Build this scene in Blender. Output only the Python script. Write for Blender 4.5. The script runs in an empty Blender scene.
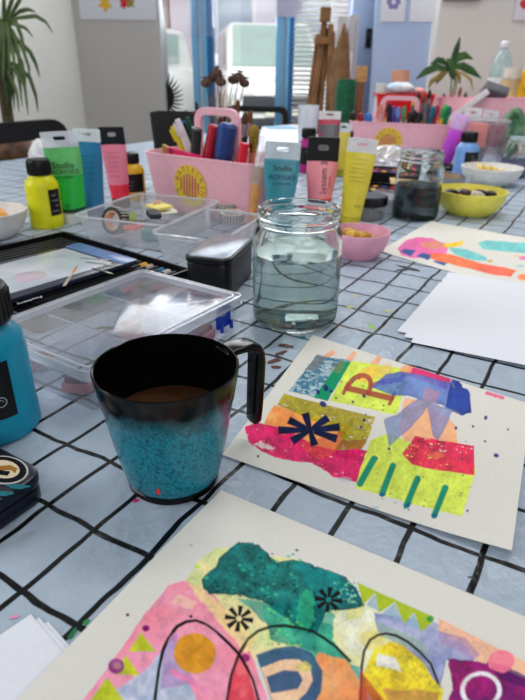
import bpy, bmesh, math, random
import numpy as np
from math import sin, cos, pi, radians as R
from mathutils import Vector, Matrix, Quaternion

random.seed(4)
SC = bpy.context.scene
COL = SC.collection
TZ = 0.74                      # height of the table top above the floor
CELL = 0.042
FPX, PITCH, ROLL, EYE = 560.0, .465, .015, 6.136 * CELL
cp, sp = cos(PITCH), sin(PITCH)

# ------------------------------------------------------------------ camera
cam = bpy.data.cameras.new('camera')
co = bpy.data.objects.new('camera', cam); COL.objects.link(co)
right = Vector((1, 0, 0)); up = Vector((0, sp, cp)); back = Vector((0, -cp, sp))
cr, sr = cos(ROLL), sin(ROLL)
# roll: the picture turns clockwise by ROLL
r2 = right * cr + up * sr
u2 = up * cr - right * sr
m = Matrix((r2, u2, back)).transposed().to_4x4()
m.translation = Vector((0, 0, TZ + EYE))
co.matrix_world = m
cam.sensor_fit = 'VERTICAL'; cam.sensor_height = 36; cam.sensor_width = 27
cam.lens = FPX / 700 * 36
cam.clip_start = .01; cam.clip_end = 200
cam.dof.use_dof = True; cam.dof.focus_distance = .43; cam.dof.aperture_fstop = 11
SC.camera = co

def ray(px, py):
    x, y = px - 262.5, py - 350
    x, y = cr * x + sr * y, -sr * x + cr * y
    return (right * x - up * y - back * FPX) / FPX
def T(px, py, z=0.0):                     # point of the plane z above the table
    d = ray(px, py); t = (z - EYE) / d.z
    return Vector((0, 0, TZ + EYE)) + d * t
def V(px, py, Y):                         # point of the upright plane at distance Y
    d = ray(px, py)
    return Vector((0, 0, TZ + EYE)) + d * (Y / d.y)
def dep(p): return p.y * cp - (p.z - TZ - EYE) * sp
def projnp(x, y, z):
    zz = z - TZ - EYE
    d = y * cp - zz * sp; uu = zz * cp + y * sp
    a = FPX * x / d; b = -FPX * uu / d
    return 262.5 + cr * a - sr * b, 350 + sr * a + cr * b

UD = Vector((cos(-.534), sin(-.534), 0)); VD = Vector((-UD.y, UD.x, 0))
GA = math.atan2(UD.y, UD.x)

# ------------------------------------------------------------------ materials
def lin(c):
    o = []
    for v in c[:3]:
        v = v / 255.0
        o.append(v / 12.92 if v <= .04045 else ((v + .055) / 1.055) ** 2.4)
    return tuple(o)
_m = {}
def mat(name, c, rough=.5, metal=0, var=.06, scale=60, trans=0, bump=0, spec=.35, coat=0, c2=None, sub=0):
    if name in _m: return _m[name]
    M = bpy.data.materials.new(name); M.use_nodes = True
    nt = M.node_tree; b = nt.nodes['Principled BSDF']
    b.inputs['Roughness'].default_value = rough; b.inputs['Metallic'].default_value = metal
    b.inputs['Specular IOR Level'].default_value = spec; b.inputs['Coat Weight'].default_value = coat
    b.inputs['Transmission Weight'].default_value = trans
    tc = nt.nodes.new('ShaderNodeTexCoord'); nz = nt.nodes.new('ShaderNodeTexNoise')
    nz.inputs['Scale'].default_value = scale; nz.inputs['Detail'].default_value = 4
    nt.links.new(tc.outputs['Object'], nz.inputs['Vector'])
    l = lin(c); k = lin(c2) if c2 else tuple(v * (1 - var * 2.2) for v in l)
    mx = nt.nodes.new('ShaderNodeMix'); mx.data_type = 'RGBA'
    mx.inputs[6].default_value = (*l, 1); mx.inputs[7].default_value = (*k, 1)
    rp = nt.nodes.new('ShaderNodeMapRange'); rp.inputs[1].default_value = .35; rp.inputs[2].default_value = .65
    nt.links.new(nz.outputs['Fac'], rp.inputs[0]); nt.links.new(rp.outputs[0], mx.inputs[0])
    nt.links.new(mx.outputs[2], b.inputs['Base Color'])
    if bump:
        bp = nt.nodes.new('ShaderNodeBump'); bp.inputs['Strength'].default_value = bump; bp.inputs['Distance'].default_value = .001
        nt.links.new(nz.outputs['Fac'], bp.inputs['Height']); nt.links.new(bp.outputs[0], b.inputs['Normal'])
    _m[name] = M; return M
def clear(name, tint=(240, 244, 250), haze=.12, rough=.08, refl=.04):
    tint = tuple(min(255, 250 + (v - 240) * .3) if v > 228 else v for v in tint)
    """thin clear plastic or window glass: straight-through, a sheen, a little milkiness"""
    if name in _m: return _m[name]
    M = bpy.data.materials.new(name); M.use_nodes = True
    nt = M.node_tree; nt.nodes.clear(); N = nt.nodes.new; L = nt.links.new
    out = N('ShaderNodeOutputMaterial'); tr = N('ShaderNodeBsdfTransparent'); gl = N('ShaderNodeBsdfGlossy'); df = N('ShaderNodeBsdfDiffuse')
    tl = N('ShaderNodeBsdfTranslucent'); a0 = N('ShaderNodeMixShader'); a1 = N('ShaderNodeMixShader'); a2 = N('ShaderNodeMixShader')
    tr.inputs[0].default_value = (*lin(tint), 1); gl.inputs['Roughness'].default_value = rough
    df.inputs[0].default_value = (.82, .84, .88, 1); tl.inputs[0].default_value = (.8, .82, .86, 1)
    a0.inputs[0].default_value = .5; L(df.outputs[0], a0.inputs[1]); L(tl.outputs[0], a0.inputs[2])
    nz = N('ShaderNodeTexNoise'); nz.inputs['Scale'].default_value = 35; tc = N('ShaderNodeTexCoord'); L(tc.outputs['Object'], nz.inputs[0])
    mr = N('ShaderNodeMapRange'); mr.inputs[3].default_value = haze * .6; mr.inputs[4].default_value = haze * 1.4
    L(nz.outputs['Fac'], mr.inputs[0]); L(mr.outputs[0], a1.inputs[0])
    L(tr.outputs[0], a1.inputs[1]); L(a0.outputs[0], a1.inputs[2])
    lw = N('ShaderNodeLayerWeight'); lw.inputs['Blend'].default_value = .5; fr = N('ShaderNodeMath'); fr.operation = 'POWER'; fr.inputs[1].default_value = 4.5; L(lw.outputs['Facing'], fr.inputs[0])
    ad = N('ShaderNodeMath'); ad.operation = 'MULTIPLY_ADD'; ad.inputs[1].default_value = .9; ad.inputs[2].default_value = refl; ad.use_clamp = True
    L(fr.outputs[0], ad.inputs[0]); L(ad.outputs[0], a2.inputs[0]); L(a1.outputs[0], a2.inputs[1]); L(gl.outputs[0], a2.inputs[2])
    L(a2.outputs[0], out.inputs[0]); _m[name] = M; return M
def glass(name, c=(255, 255, 255), ior=1.45, rough=0.0):
    if name in _m: return _m[name]
    M = bpy.data.materials.new(name); M.use_nodes = True
    nt = M.node_tree; nt.nodes.clear()
    out = nt.nodes.new('ShaderNodeOutputMaterial'); g = nt.nodes.new('ShaderNodeBsdfGlass')
    g.inputs['Color'].default_value = (*lin(c), 1); g.inputs['IOR'].default_value = ior; g.inputs['Roughness'].default_value = rough
    nt.links.new(g.outputs[0], out.inputs[0]); _m[name] = M; return M

# ------------------------------------------------------------------ mesh builder
def rrect(w, d, r, n=5):
    r = min(r, w / 2 - 1e-5, d / 2 - 1e-5); o = []
    for k, (sx, sy) in enumerate(((1, 1), (-1, 1), (-1, -1), (1, -1))):
        for i in range(n + 1):
            a = k * pi / 2 + i / n * pi / 2
            o.append((sx * (w / 2 - r) + r * cos(a), sy * (d / 2 - r) + r * sin(a)))
    return o
def circ(r, n=32, ry=None):
    return [(r * cos(2 * pi * i / n), (ry or r) * sin(2 * pi * i / n)) for i in range(n)]
ID = Matrix.Identity(4)
class B:
    def __init__(s): s.v, s.f, s.mi, s.mats = [], [], [], []
    def m(s, M):
        if M not in s.mats: s.mats.append(M)
        return s.mats.index(M)
    def add(s, vs, fs, M, X=ID):
        o = len(s.v); i = s.m(M)
        s.v += [tuple(X @ Vector(v)) for v in vs]
        for f in fs: s.f.append(tuple(o + k for k in f)); s.mi.append(i)
        return s
    def loft(s, secs, M, X=ID, cap0=True, cap1=True):
        n = len(secs[0]); vs = [p for q in secs for p in q]; fs = []
        for j in range(len(secs) - 1):
            for i in range(n):
                k = (i + 1) % n
                fs.append((j * n + i, j * n + k, (j + 1) * n + k, (j + 1) * n + i))
        if cap0: fs.append(tuple(range(n - 1, -1, -1)))
        if cap1: fs.append(tuple((len(secs) - 1) * n + i for i in range(n)))
        return s.add(vs, fs, M, X)
    def lathe(s, prof, M, X=ID, seg=40, cap0=True, cap1=True):
        return s.loft([[(x, y, z) for x, y in circ(max(r, 1e-5), seg)] for r, z in prof], M, X, cap0, cap1)
    def rbox(s, w, d, h, M, X=ID, r=.003, b=.0015, n=4):
        b = min(b, h / 2.01, w / 4, d / 4)
        f = lambda k, z: [(x, y, z) for x, y in rrect(w - 2 * k, d - 2 * k, max(r - k, .0003), n)]
        return s.loft([f(b, 0), f(b * .3, b * .3), f(0, b), f(0, h - b), f(b * .3, h - b * .3), f(b, h)], M, X)
    def tub(s, w0, d0, w1, d1, h, r, t, M, X=ID, lip=0, n=6):
        f = lambda w, d, z, rr=r: [(x, y, z) for x, y in rrect(w, d, rr, n)]
        sec = [f(w0 - .004, d0 - .004, 0), f(w0, d0, .002), f(w1, d1, h - (.004 if lip else .001))]
        if lip: sec += [f(w1 + 2 * lip, d1 + 2 * lip, h - .004, r + lip), f(w1 + 2 * lip, d1 + 2 * lip, h, r + lip)]
        else: sec += [f(w1 - .0005, d1 - .0005, h)]
        sec += [f(w1 - 2 * t, d1 - 2 * t, h), f(w0 - 2 * t, d0 - 2 * t, t)]
        return s.loft(sec, M, X)
    def tube(s, path, rad, M, X=ID, seg=10):
        P = [Vector(p) for p in path]; secs = []; n0 = None
        for i, p in enumerate(P):
            t = (P[min(i + 1, len(P) - 1)] - P[max(i - 1, 0)]).normalized()
            if n0 is None: n0 = t.orthogonal().normalized()
            n0 = (n0 - t * n0.dot(t)).normalized(); b = t.cross(n0)
            r = rad[i] if isinstance(rad, (list, tuple)) else rad
            secs.append([tuple(p + (n0 * cos(2 * pi * k / seg) + b * sin(2 * pi * k / seg)) * r) for k in range(seg)])
        return s.loft(secs, M, X)
    def prism(s, poly, z0, z1, M, X=ID):
        return s.loft([[(x, y, z0) for x, y in poly], [(x, y, z1) for x, y in poly]], M, X)
    def ringp(s, outer, inner, z0, z1, M, X=ID):
        n = len(outer); vs = []; fs = []
        for q, z in ((outer, z0), (outer, z1), (inner, z1), (inner, z0)): vs += [(x, y, z) for x, y in q]
        for a in range(4):
            b = (a + 1) % 4
            for i in range(n):
                k = (i + 1) % n
                fs.append((a * n + i, a * n + k, b * n + k, b * n + i))
        return s.add(vs, fs, M, X)
    def text(s, txt, size, M, X=ID, thick=.0002, align='CENTER'):
        c = bpy.data.curves.new('t', 'FONT'); c.body = txt; c.size = size; c.align_x = align; c.align_y = 'CENTER'; c.extrude = thick; c.resolution_u = 3
        o = bpy.data.objects.new('t', c); COL.objects.link(o); bpy.context.view_layer.update()
        me = bpy.data.meshes.new_from_object(o)
        s.add([tuple(v.co) for v in me.vertices], [tuple(p.vertices) for p in me.polygons], M, X)
        bpy.data.objects.remove(o); bpy.data.meshes.remove(me); bpy.data.curves.remove(c)
        return s
    def build(s, name, parent=None, smooth=True, ang=38):
        me = bpy.data.meshes.new(name); me.from_pydata(s.v, [], s.f)
        for M in s.mats: me.materials.append(M)
        me.polygons.foreach_set('material_index', s.mi)
        bm = bmesh.new(); bm.from_mesh(me); bmesh.ops.recalc_face_normals(bm, faces=bm.faces); bm.to_mesh(me); bm.free()
        if smooth:
            me.polygons.foreach_set('use_smooth', [True] * len(me.polygons)); me.set_sharp_from_angle(angle=R(ang))
        o = bpy.data.objects.new(name, me); COL.objects.link(o)
        if parent: o.parent = parent
        return o
def tag(o, label, cat, group=None, kind=None):
    o['label'] = label; o['category'] = cat
    if group: o['group'] = group
    if kind: o['kind'] = kind
    return o
def thing(name, label, cat, loc, rz=0, group=None, axis=None):
    o = bpy.data.objects.new(name, None); COL.objects.link(o); o.empty_display_size = .02
    o.location = loc
    if axis is not None: o.rotation_mode = 'QUATERNION'; o.rotation_quaternion = axis
    else: o.rotation_euler = (0, 0, rz)
    return tag(o, label, cat, group)
def struct(name, b, **k):
    o = b.build(name, **k); o['kind'] = 'structure'; return o
def aim(a, b, spin=0):
    q = (Vector(b) - Vector(a)).to_track_quat('Z', 'Y')
    return q @ Quaternion((0, 0, 1), spin)
def MT(x=0, y=0, z=0, rx=0, ry=0, rz=0):
    return Matrix.Translation((x, y, z)) @ Matrix.Rotation(rz, 4, 'Z') @ Matrix.Rotation(ry, 4, 'Y') @ Matrix.Rotation(rx, 4, 'X')
FRONT = Matrix.Rotation(pi / 2, 4, 'X')      # picture plane xy -> upright xz, facing -y

# common colours
BLACK = mat('black_plastic', (16, 16, 19), .28)
BLACKM = mat('black_matte', (14, 14, 16), .6)
WHITE = mat('white_plastic', (236, 236, 238), .35, var=.02)
PAPER = mat('white_paper', (232, 234, 242), .75, var=.015, bump=.05, scale=300)
PINK = mat('pink_plastic', (243, 182, 195), .4, var=.03)
CLEARP = clear('clear_plastic', haze=.07)
CLEARH = clear('hazy_plastic', (236, 238, 240), haze=.22, rough=.2)
GLASSM = glass('jar_glass', (250, 253, 251))
def colm(c, rough=.4, name=None, **k): return mat(name or 'paint_%02x%02x%02x_%d' % (*c, rough * 100), c, rough, **k)

# ------------------------------------------------------------------ room
WY = 3.4
wall_white = mat('white_wall_paint', (226, 225, 218), .85, var=.02, scale=4)
wall_blue = mat('blue_wall_paint', (172, 190, 222), .8, var=.03, scale=4)
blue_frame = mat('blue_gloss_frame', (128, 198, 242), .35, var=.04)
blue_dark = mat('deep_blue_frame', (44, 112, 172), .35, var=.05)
floor_m = mat('floor_boards', (120, 108, 96), .6, var=.2, scale=3)
b = B(); b.rbox(9, 6.8, .1, floor_m, MT(0, .2, -.1)); struct('floor', b)
YP = 3.3
xa = V(76, 40, YP).x; xg = V(162, 60, YP).x
# left wall runs from beside the viewer to the corner, then the short backlit return beside the window
b = B(); b.prism([(-1.98, .9), (xa, YP), (xa - .1, YP + .02), (-2.1, .9)], 0, 2.7, wall_white); struct('wall_left', b)
wall_shaded = mat('shaded_wall_paint', (196, 193, 190), .85, var=.02, scale=4)  # backlit shade of the return mixed into its wall colour
b = B(); b.prism([(xa, YP), (xg, YP), (xg, WY + .1), (xa, WY + .1)], 0, 2.7, wall_shaded); struct('wall_pier', b)
# back wall: low wall under the windows, head above them, solid part on the right
xw0, xw1 = xg, V(350, 40, WY).x
b = B(); b.rbox(xw1 - xw0, .15, .62, wall_white, MT((xw0 + xw1) / 2, WY + .075, 0)); b.rbox(xw1 - xw0, .15, .5, wall_white, MT((xw0 + xw1) / 2, WY + .075, 2.2)); struct('wall_window', b)
b = B(); b.rbox(V(372, 40, WY).x - xw1 + .5, .15, 2.7, wall_blue, MT((xw1 + V(372, 40, WY).x + .5) / 2, WY + .075, 0)); struct('wall_blue', b)
b = B(); b.rbox(3.2, .12, 2.7, wall_white, MT(V(434, 50, 3.1).x + 1.6, 3.16, 0)); struct('wall_right', b)

# window frames
def bar(b, x0, x1, y0, y1, z0, z1, M): b.rbox(x1 - x0, y1 - y0, z1 - z0, M, MT((x0 + x1) / 2, (y0 + y1) / 2, z0), r=.004, b=.002)
def mullion(name, p0, pm0, pm1, p1, Yf=WY):
    b = B(); x = [V(p, 50, Yf).x for p in (p0, pm0, pm1, p1)]
    bar(b, x[0], x[1], Yf - .05, Yf + .07, .62, 2.2, blue_frame)
    bar(b, x[1] + .001, x[2] - .001, Yf - .03, Yf + .06, .62, 2.2, WHITE)
    xm = x[2] + (x[3] - x[2]) * .45
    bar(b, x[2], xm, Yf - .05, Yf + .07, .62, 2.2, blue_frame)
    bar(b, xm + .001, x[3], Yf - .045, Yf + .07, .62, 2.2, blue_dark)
    return struct(name, b)
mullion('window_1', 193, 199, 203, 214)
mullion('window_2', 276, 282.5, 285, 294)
GLW = clear('window_glass', (250, 252, 255), haze=.03, rough=.02)
b = B(); bar(b, xw0, V(194, 50, WY).x, WY + .02, WY + .026, .62, 2.2, GLW); struct('window_3', b)
b = B(); bar(b, V(215, 50, WY).x, V(277, 50, WY).x, WY + .02, WY + .026, .62, 2.2, GLW); struct('window_4', b)
b = B(); bar(b, V(294, 50, WY).x, xw1, WY + .02, WY + .026, .62, 2.2, GLW); struct('window_5', b)
b = B(); bar(b, xw0, xw1, WY - .1, WY + .02, .6, .63, WHITE); struct('trim_1', b)

# venetian blind in front of the right pane
xb0, xb1 = V(293, 60, WY - .09).x, V(347, 20, WY - .09).x
bl = thing('venetian_blind', 'white slatted venetian blind hanging at the right end of the window', 'blind', ((xb0 + xb1) / 2, WY - .09, .66))
SL = mat('blind_slat', (244, 244, 240), .45, var=.02)
b = B()
for i in range(62): b.rbox(xb1 - xb0, .024, .0016, SL, MT(0, 0, .02 + i * .0222, rx=R(-24)), r=.002, b=.0006, n=1)
b.build('slats', bl)
b = B(); b.rbox(xb1 - xb0, .035, .03, SL, MT(0, 0, 1.4)); b.build('headrail', bl)
for x in (-.07, .09):
    b = B(); b.tube([(x, -.02, .02), (x, -.02, 1.4)], .0016, WHITE, seg=6); b.build('cord', bl)

# lilac poster + clear sheet hung on the mullions, black sunburst on the glass
p = V(290, 8, WY - .07)
b = B(); b.rbox(.135, .002, .3, mat('lilac_paper', (205, 203, 232), .7), MT(0, 0, 0)); o = b.build('poster'); o.location = (p.x, p.y, V(290, 17, WY - .07).z)
tag(o, 'lilac paper sheet hanging at the top of the blue window post', 'poster')
p = V(203, 37, WY - .07)
b = B(); b.rbox(.15, .003, .4, CLEARP); o = b.build('plastic_sleeve'); o.location = (p.x, WY - .07, p.z); tag(o, 'clear plastic sleeve hanging on the left blue window post', 'sleeve')
p = V(161, 97, WY - .02)
b = B(); rr = .08; cx_ = -.04; am = math.acos(.04 / rr)
b.prism([(cx_ + rr * cos(a), rr * sin(a)) for a in np.linspace(-am, am, 19)], -.001, .001, BLACKM, FRONT)
for a in np.linspace(-am - .12, am + .12, 13):
    def rp_(rad, off, da): return (cx_ + rad * cos(a + da) - off * sin(a + da), rad * sin(a + da) + off * cos(a + da))
    if cx_ + rr * cos(a) < .002: continue
    b.prism([rp_(rr * .98, -.0062, 0), rp_(rr * 1.3, -.0052, .04), rp_(rr * 1.75, 0, .14), rp_(rr * 1.3, .0052, .04), rp_(rr * .98, .0062, 0)], -.001, .001, BLACKM, FRONT)
o = b.build('sunburst_ornament', smooth=False); o.location = (xg + .003, WY - .03, p.z); tag(o, 'black half round sunburst ornament with thin lashes against the window', 'ornament')

# art print on the shaded return
p0, p1 = V(80, 16, YP - .01), V(157, 23, YP - .01)
art = thing('art_print', 'white art print with red and yellow flowers on the shaded wall', 'picture', ((p0.x + p1.x) / 2, YP - .005, p1.z + .012))
b = B(); b.rbox(p1.x - p0.x, .003, .5, PAPER); b.build('sheet', art)
b = B()
random.seed(9)
for i in range(34):
    c = random.choice([(214, 40, 52), (230, 60, 70), (225, 150, 40), (238, 190, 60), (150, 140, 60), (200, 30, 60)])
    x, z, r = random.uniform(-.15, .15), .062 + random.uniform(0, .3), random.uniform(.015, .03)
    z -= .0 if abs(x) < .1 else -.03
    ph = random.uniform(0, 6); q = []
    for k in range(20):
        a = k * 2 * pi / 20; rad = r * (1 + .35 * cos(5 * a + ph)); q.append((x + rad * cos(a), z + rad * sin(a)))
    b.prism(q, .0015 + i * .0001, .0018 + i * .0001, colm(c, .7), FRONT)
b.build('flowers', art, smooth=False)

# pale blue leaning board with white edge, papers pinned on it
pb0, pb1 = V(376, 110, 2.85), V(433, 60, 2.85)
bd = thing('display_board', 'pale blue display board with a white edge leaning beside the plant', 'board', (V(402, 60, 3.1).x, 3.0, 0))
bd.rotation_mode = 'XYZ'; bd.rotation_euler = (R(-9), 0, 0)
xl, xr = V(372, 60, 3.16).x - bd.location.x, V(428, 60, 3.16).x - bd.location.x
b = B(); b.rbox(xr - xl, .02, 1.75, wall_blue, MT((xl + xr) / 2, 0, 0)); b.build('panel', bd)
b = B(); b.rbox(.028, .03, 1.75, WHITE, MT(xr + .014, 0, 0)); b.build('edge_strip', bd)
for (pa, pb, lab, gcol) in ((379, 405, 'white drawing with a small purple motif pinned on the blue board', 1), (408, 438, 'plain white sheet pinned beside the purple drawing on the blue board', 0)):
    q0, q1 = V(pa, 22, 3.2), V(pb, 22, 3.2)
    o = thing('pinned_sheet', lab, 'paper', (0, 0, 0)); 
    zz = q0.z
    o.rotation_euler = (R(-9), 0, 0); o.location = ((q0.x + q1.x) / 2 - .004, 3.0 + zz * math.tan(R(9)) - .0155, zz)
    b = B(); b.rbox(q1.x - q0.x - .008, .002, .2, PAPER); b.build('sheet', o)
    if gcol:
        b = B()
        for k in range(6):
            a = k * pi / 3; b.prism([(x + .022 * cos(a), y + .085 + .022 * sin(a)) for x, y in circ(.013, 10)], .0011, .0014, colm((140, 130, 190), .7), FRONT)
        b.build('motif', o, smooth=False)
b = B(); b.rbox(.03, .02, .09, BLACKM, MT(0, 0, 0), r=.008, b=.004); b.rbox(.012, .03, .02, BLACKM, MT(0, -.02, .05)); o = b.build('wall_hook'); p = V(368, 48, WY - .02); o.location = (p.x, WY - .012, p.z); tag(o, 'small black hook on the blue wall beside the board', 'hook')

# wall pieces at top right
p = V(462, 0, 3.08); b = B(); b.rbox(.17, .04, .3, mat('grey_frame', (150, 148, 146), .5), MT(0, 0, 0)); b.rbox(.13, .01, .26, PAPER, MT(0, -.022, .02)); o = b.build('wall_frame'); o.location = (p.x, 3.078, p.z - .002); tag(o, 'grey framed picture on the white wall, cut by the top edge', 'picture')
p = V(514, 20, 3.08)
ap = thing('art_canvas', 'colourful abstract picture on the white wall at the right edge', 'picture', (p.x + .12, 3.085, p.z))
b = B(); b.rbox(.25, .02, .33, PAPER); b.build('sheet', ap)
b = B(); random.seed(3)
for i in range(40):
    c = random.choice([(60, 150, 80), (220, 60, 60), (60, 110, 190), (235, 200, 60), (40, 150, 150), (220, 110, 160)])
    x, z = random.uniform(-.1, .1), random.uniform(.05, .28); q = []
    for k in range(9): a = k * 2 * pi / 9; rad = random.uniform(.012, .03); q.append((x + rad * cos(a), z + rad * sin(a)))
    b.prism(q, .0105 + i * .0001, .0107 + i * .0001, colm(c, .6), FRONT)
b.build('brushwork', ap, smooth=False)

# ------------------------------------------------------------------ outside
tar = mat('street', (150, 150, 152), .9, var=.1, scale=2)
b = B(); b.rbox(30, 24, .1, tar, MT(0, WY + 12.4, -.25)); struct('ground', b)
wall_l = mat('pale_render', (236, 228, 240), .9, var=.03, scale=1); wall_o = mat('peach_render', (244, 208, 190), .9, var=.03)
def building(label, x0, x1, Y, h, M, wins):
    o = thing('building', label, 'building', ((x0 + x1) / 2, Y, -.15))
    b = B(); b.rbox(x1 - x0, 3, h, M, MT(0, 1.5, 0), r=.02); b.build('wall', o)
    for (x, z, w, hh) in wins:
        f = B(); f.rbox(w + .16, .12, hh + .16, WHITE, MT(x, -.02, z - .08)); f = f.build('window', o)
        g = B(); g.rbox(w, .05, hh, mat('far_pane', (150, 170, 190), .2), MT(x, -.08, z)); g.build('pane', f)
    return o
building('peach painted house across the street at the left', -6.2, -2.35, 15, 7, wall_o, [(-1, 1.2, .9, 1.4), (.8, 1.2, .9, 1.4), (1.2, 4, .9, 1.4)])
building('pale lilac house across the street behind the parked van', -2.3, 3.6, 15.3, 7.5, wall_l, [(-1.4, 1.3, .8, 1.5), (.3, 1.3, 1, 1.5), (1.9, 1.3, .9, 1.5), (-1.4, 4.2, .8, 1.5), (1, 4.2, .9, 1.5)])
CARW = mat('white_car_paint', (238, 240, 236), .25, var=.01, coat=.4)
CARG = mat('car_glass', (160, 182, 174), .12, var=.05)
CARD = mat('car_grille', (44, 48, 52), .5)
def vehicle(label, loc, rz, L, W, hb, hr, graphics=False):
    o = thing('parked_van' if not graphics else 'parked_car', label, 'vehicle', loc, rz)
    sec = lambda y, w, z0, z1, r: [(x, y, z) for x, z in [(a, (z0 + z1) / 2 + c) for a, c in rrect(w, z1 - z0, r, 4)]]
    b = B(); b.loft([sec(-L / 2, W * .86, .3, hb * .72, .12), sec(-L / 2 + .1, W * .96, .24, hb * .86, .14), sec(-L / 2 + .9, W, .22, hb, .12), sec(L / 2 - .2, W, .22, hb + .05, .12), sec(L / 2, W * .94, .3, hb, .12)], CARW); b.build('body', o)
    b = B(); b.loft([sec(-L / 2 + .75, W * .9, hb - .1, hb + .02, .04), sec(-L / 2 + 1.1, W * .88, hb - .1, (hb + hr) / 2, .1), sec(-L / 2 + 1.55, W * .84, hb - .1, hr, .14), sec(L / 2 - .3, W * .84, hb - .1, hr, .14), sec(L / 2 - .05, W * .82, hb - .1, hb + .2, .1)], CARW); b.build('cabin', o)
    b = B(); ya, yb, za, zb = -L / 2 + .79, -L / 2 + 1.5, hb + .06, hr - .06
    n = Vector((0, -(zb - za), (yb - ya))).normalized() * .03
    vs = [(-W * .4, ya + n.y, za + n.z), (W * .4, ya + n.y, za + n.z), (W * .36, yb + n.y, zb + n.z), (-W * .36, yb + n.y, zb + n.z)]
    vs += [(x, y - n.y * 2, z - n.z * 2) for x, y, z in vs]
    b.add(vs, [(0, 1, 2, 3), (7, 6, 5, 4), (0, 4, 5, 1), (1, 5, 6, 2), (2, 6, 7, 3), (3, 7, 4, 0)], CARG); b.build('windscreen', o)
    for s in (-1, 1):
        b = B(); b.rbox(L * .5, .03, (hr - hb) * .66, CARG, MT(s * W * .425, .3, hb + .1, rz=pi / 2)); sw = b.build('side_window', o)
        b = B(); b.rbox(.34, .05, .16, WHITE, MT(s * W * .34, -L / 2 + .02, hb * .66)); b.build('headlight', o)
        b = B(); b.rbox(.08, .2, .16, CARW, MT(s * (W * .5 + .08), -L / 2 + 1.15, hb + .08)); b.build('wing_mirror', o)
        for y in (-L / 2 + .8, L / 2 - .85):
            b = B(); b.lathe([(.3, 0), (.32, .03), (.32, .17), (.3, .2)], BLACKM, MT(s * (W / 2 - .1) - .1, y, .32, ry=pi / 2)); w = b.build('wheel', o)
            b = B(); b.lathe([(.19, 0), (.17, .215)], colm((170, 172, 175), .3), MT(s * (W / 2 - .1) - .1075, y, .32, ry=pi / 2)); b.build('hubcap', w)
    b = B(); b.rbox(W * .7, .06, .22, CARD, MT(0, -L / 2 - .01, .56)); b.rbox(W * .8, .06, .12, CARD, MT(0, -L / 2 - .01, .34)); b.build('grille', o)
    b = B(); b.rbox(.52, .03, .11, mat('plate', (240, 238, 215), .4), MT(0, -L / 2 - .05, .48)); b.build('number_plate', o)
    if graphics:
        b = B(); random.seed(6); nd = n.normalized(); q_ = nd.to_track_quat('Z', 'Y').to_matrix().to_4x4()
        for k in range(12):
            u_, v_ = -.36 + .72 * (k % 6) / 5, .2 + .2 * (k // 6) + random.uniform(-.05, .08)
            c_ = Vector((u_ * W, ya + (yb - ya) * v_, za + (zb - za) * v_)) + nd * .031
            b.lathe([(.075, 0), (.09, .008), (.05, .014)], colm((245, 160, 50), .5), Matrix.Translation(c_) @ q_, seg=14)
        b.build('orange_decals', o)
    return o
vehicle('white van with a pale windscreen parked facing the window', (V(262, 72, 9.6).x + .02, 11.6, -.15), R(8), 4.2, 1.75, 1.12, 1.85)
vehicle('white car with orange decals on its window beyond the left pane', (V(178, 72, 7).x - 1.2, 7.6, -.15), R(-12), 3.9, 1.7, 1.1, 1.62, True)

# ------------------------------------------------------------------ table and cloth
def uv_pt(bb, aa, z): return UD * bb + VD * aa + Vector((0, 0, z))
tb = thing('work_table', 'long white work table under the black and white checked cloth', 'table', uv_pt(-.1, .9, 0), GA)
b = B(); b.rbox(2.88, 2.98, .03, WHITE, MT(0, 0, TZ - .034)); b.build('tabletop', tb)
for sx in (-1, 1):
    for sy in (-1, 1):
        b = B(); b.rbox(.05, .05, TZ - .034, mat('grey_leg', (120, 122, 126), .4), MT(sx * 1.32, sy * 1.36, 0)); b.build('leg', tb)

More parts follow.
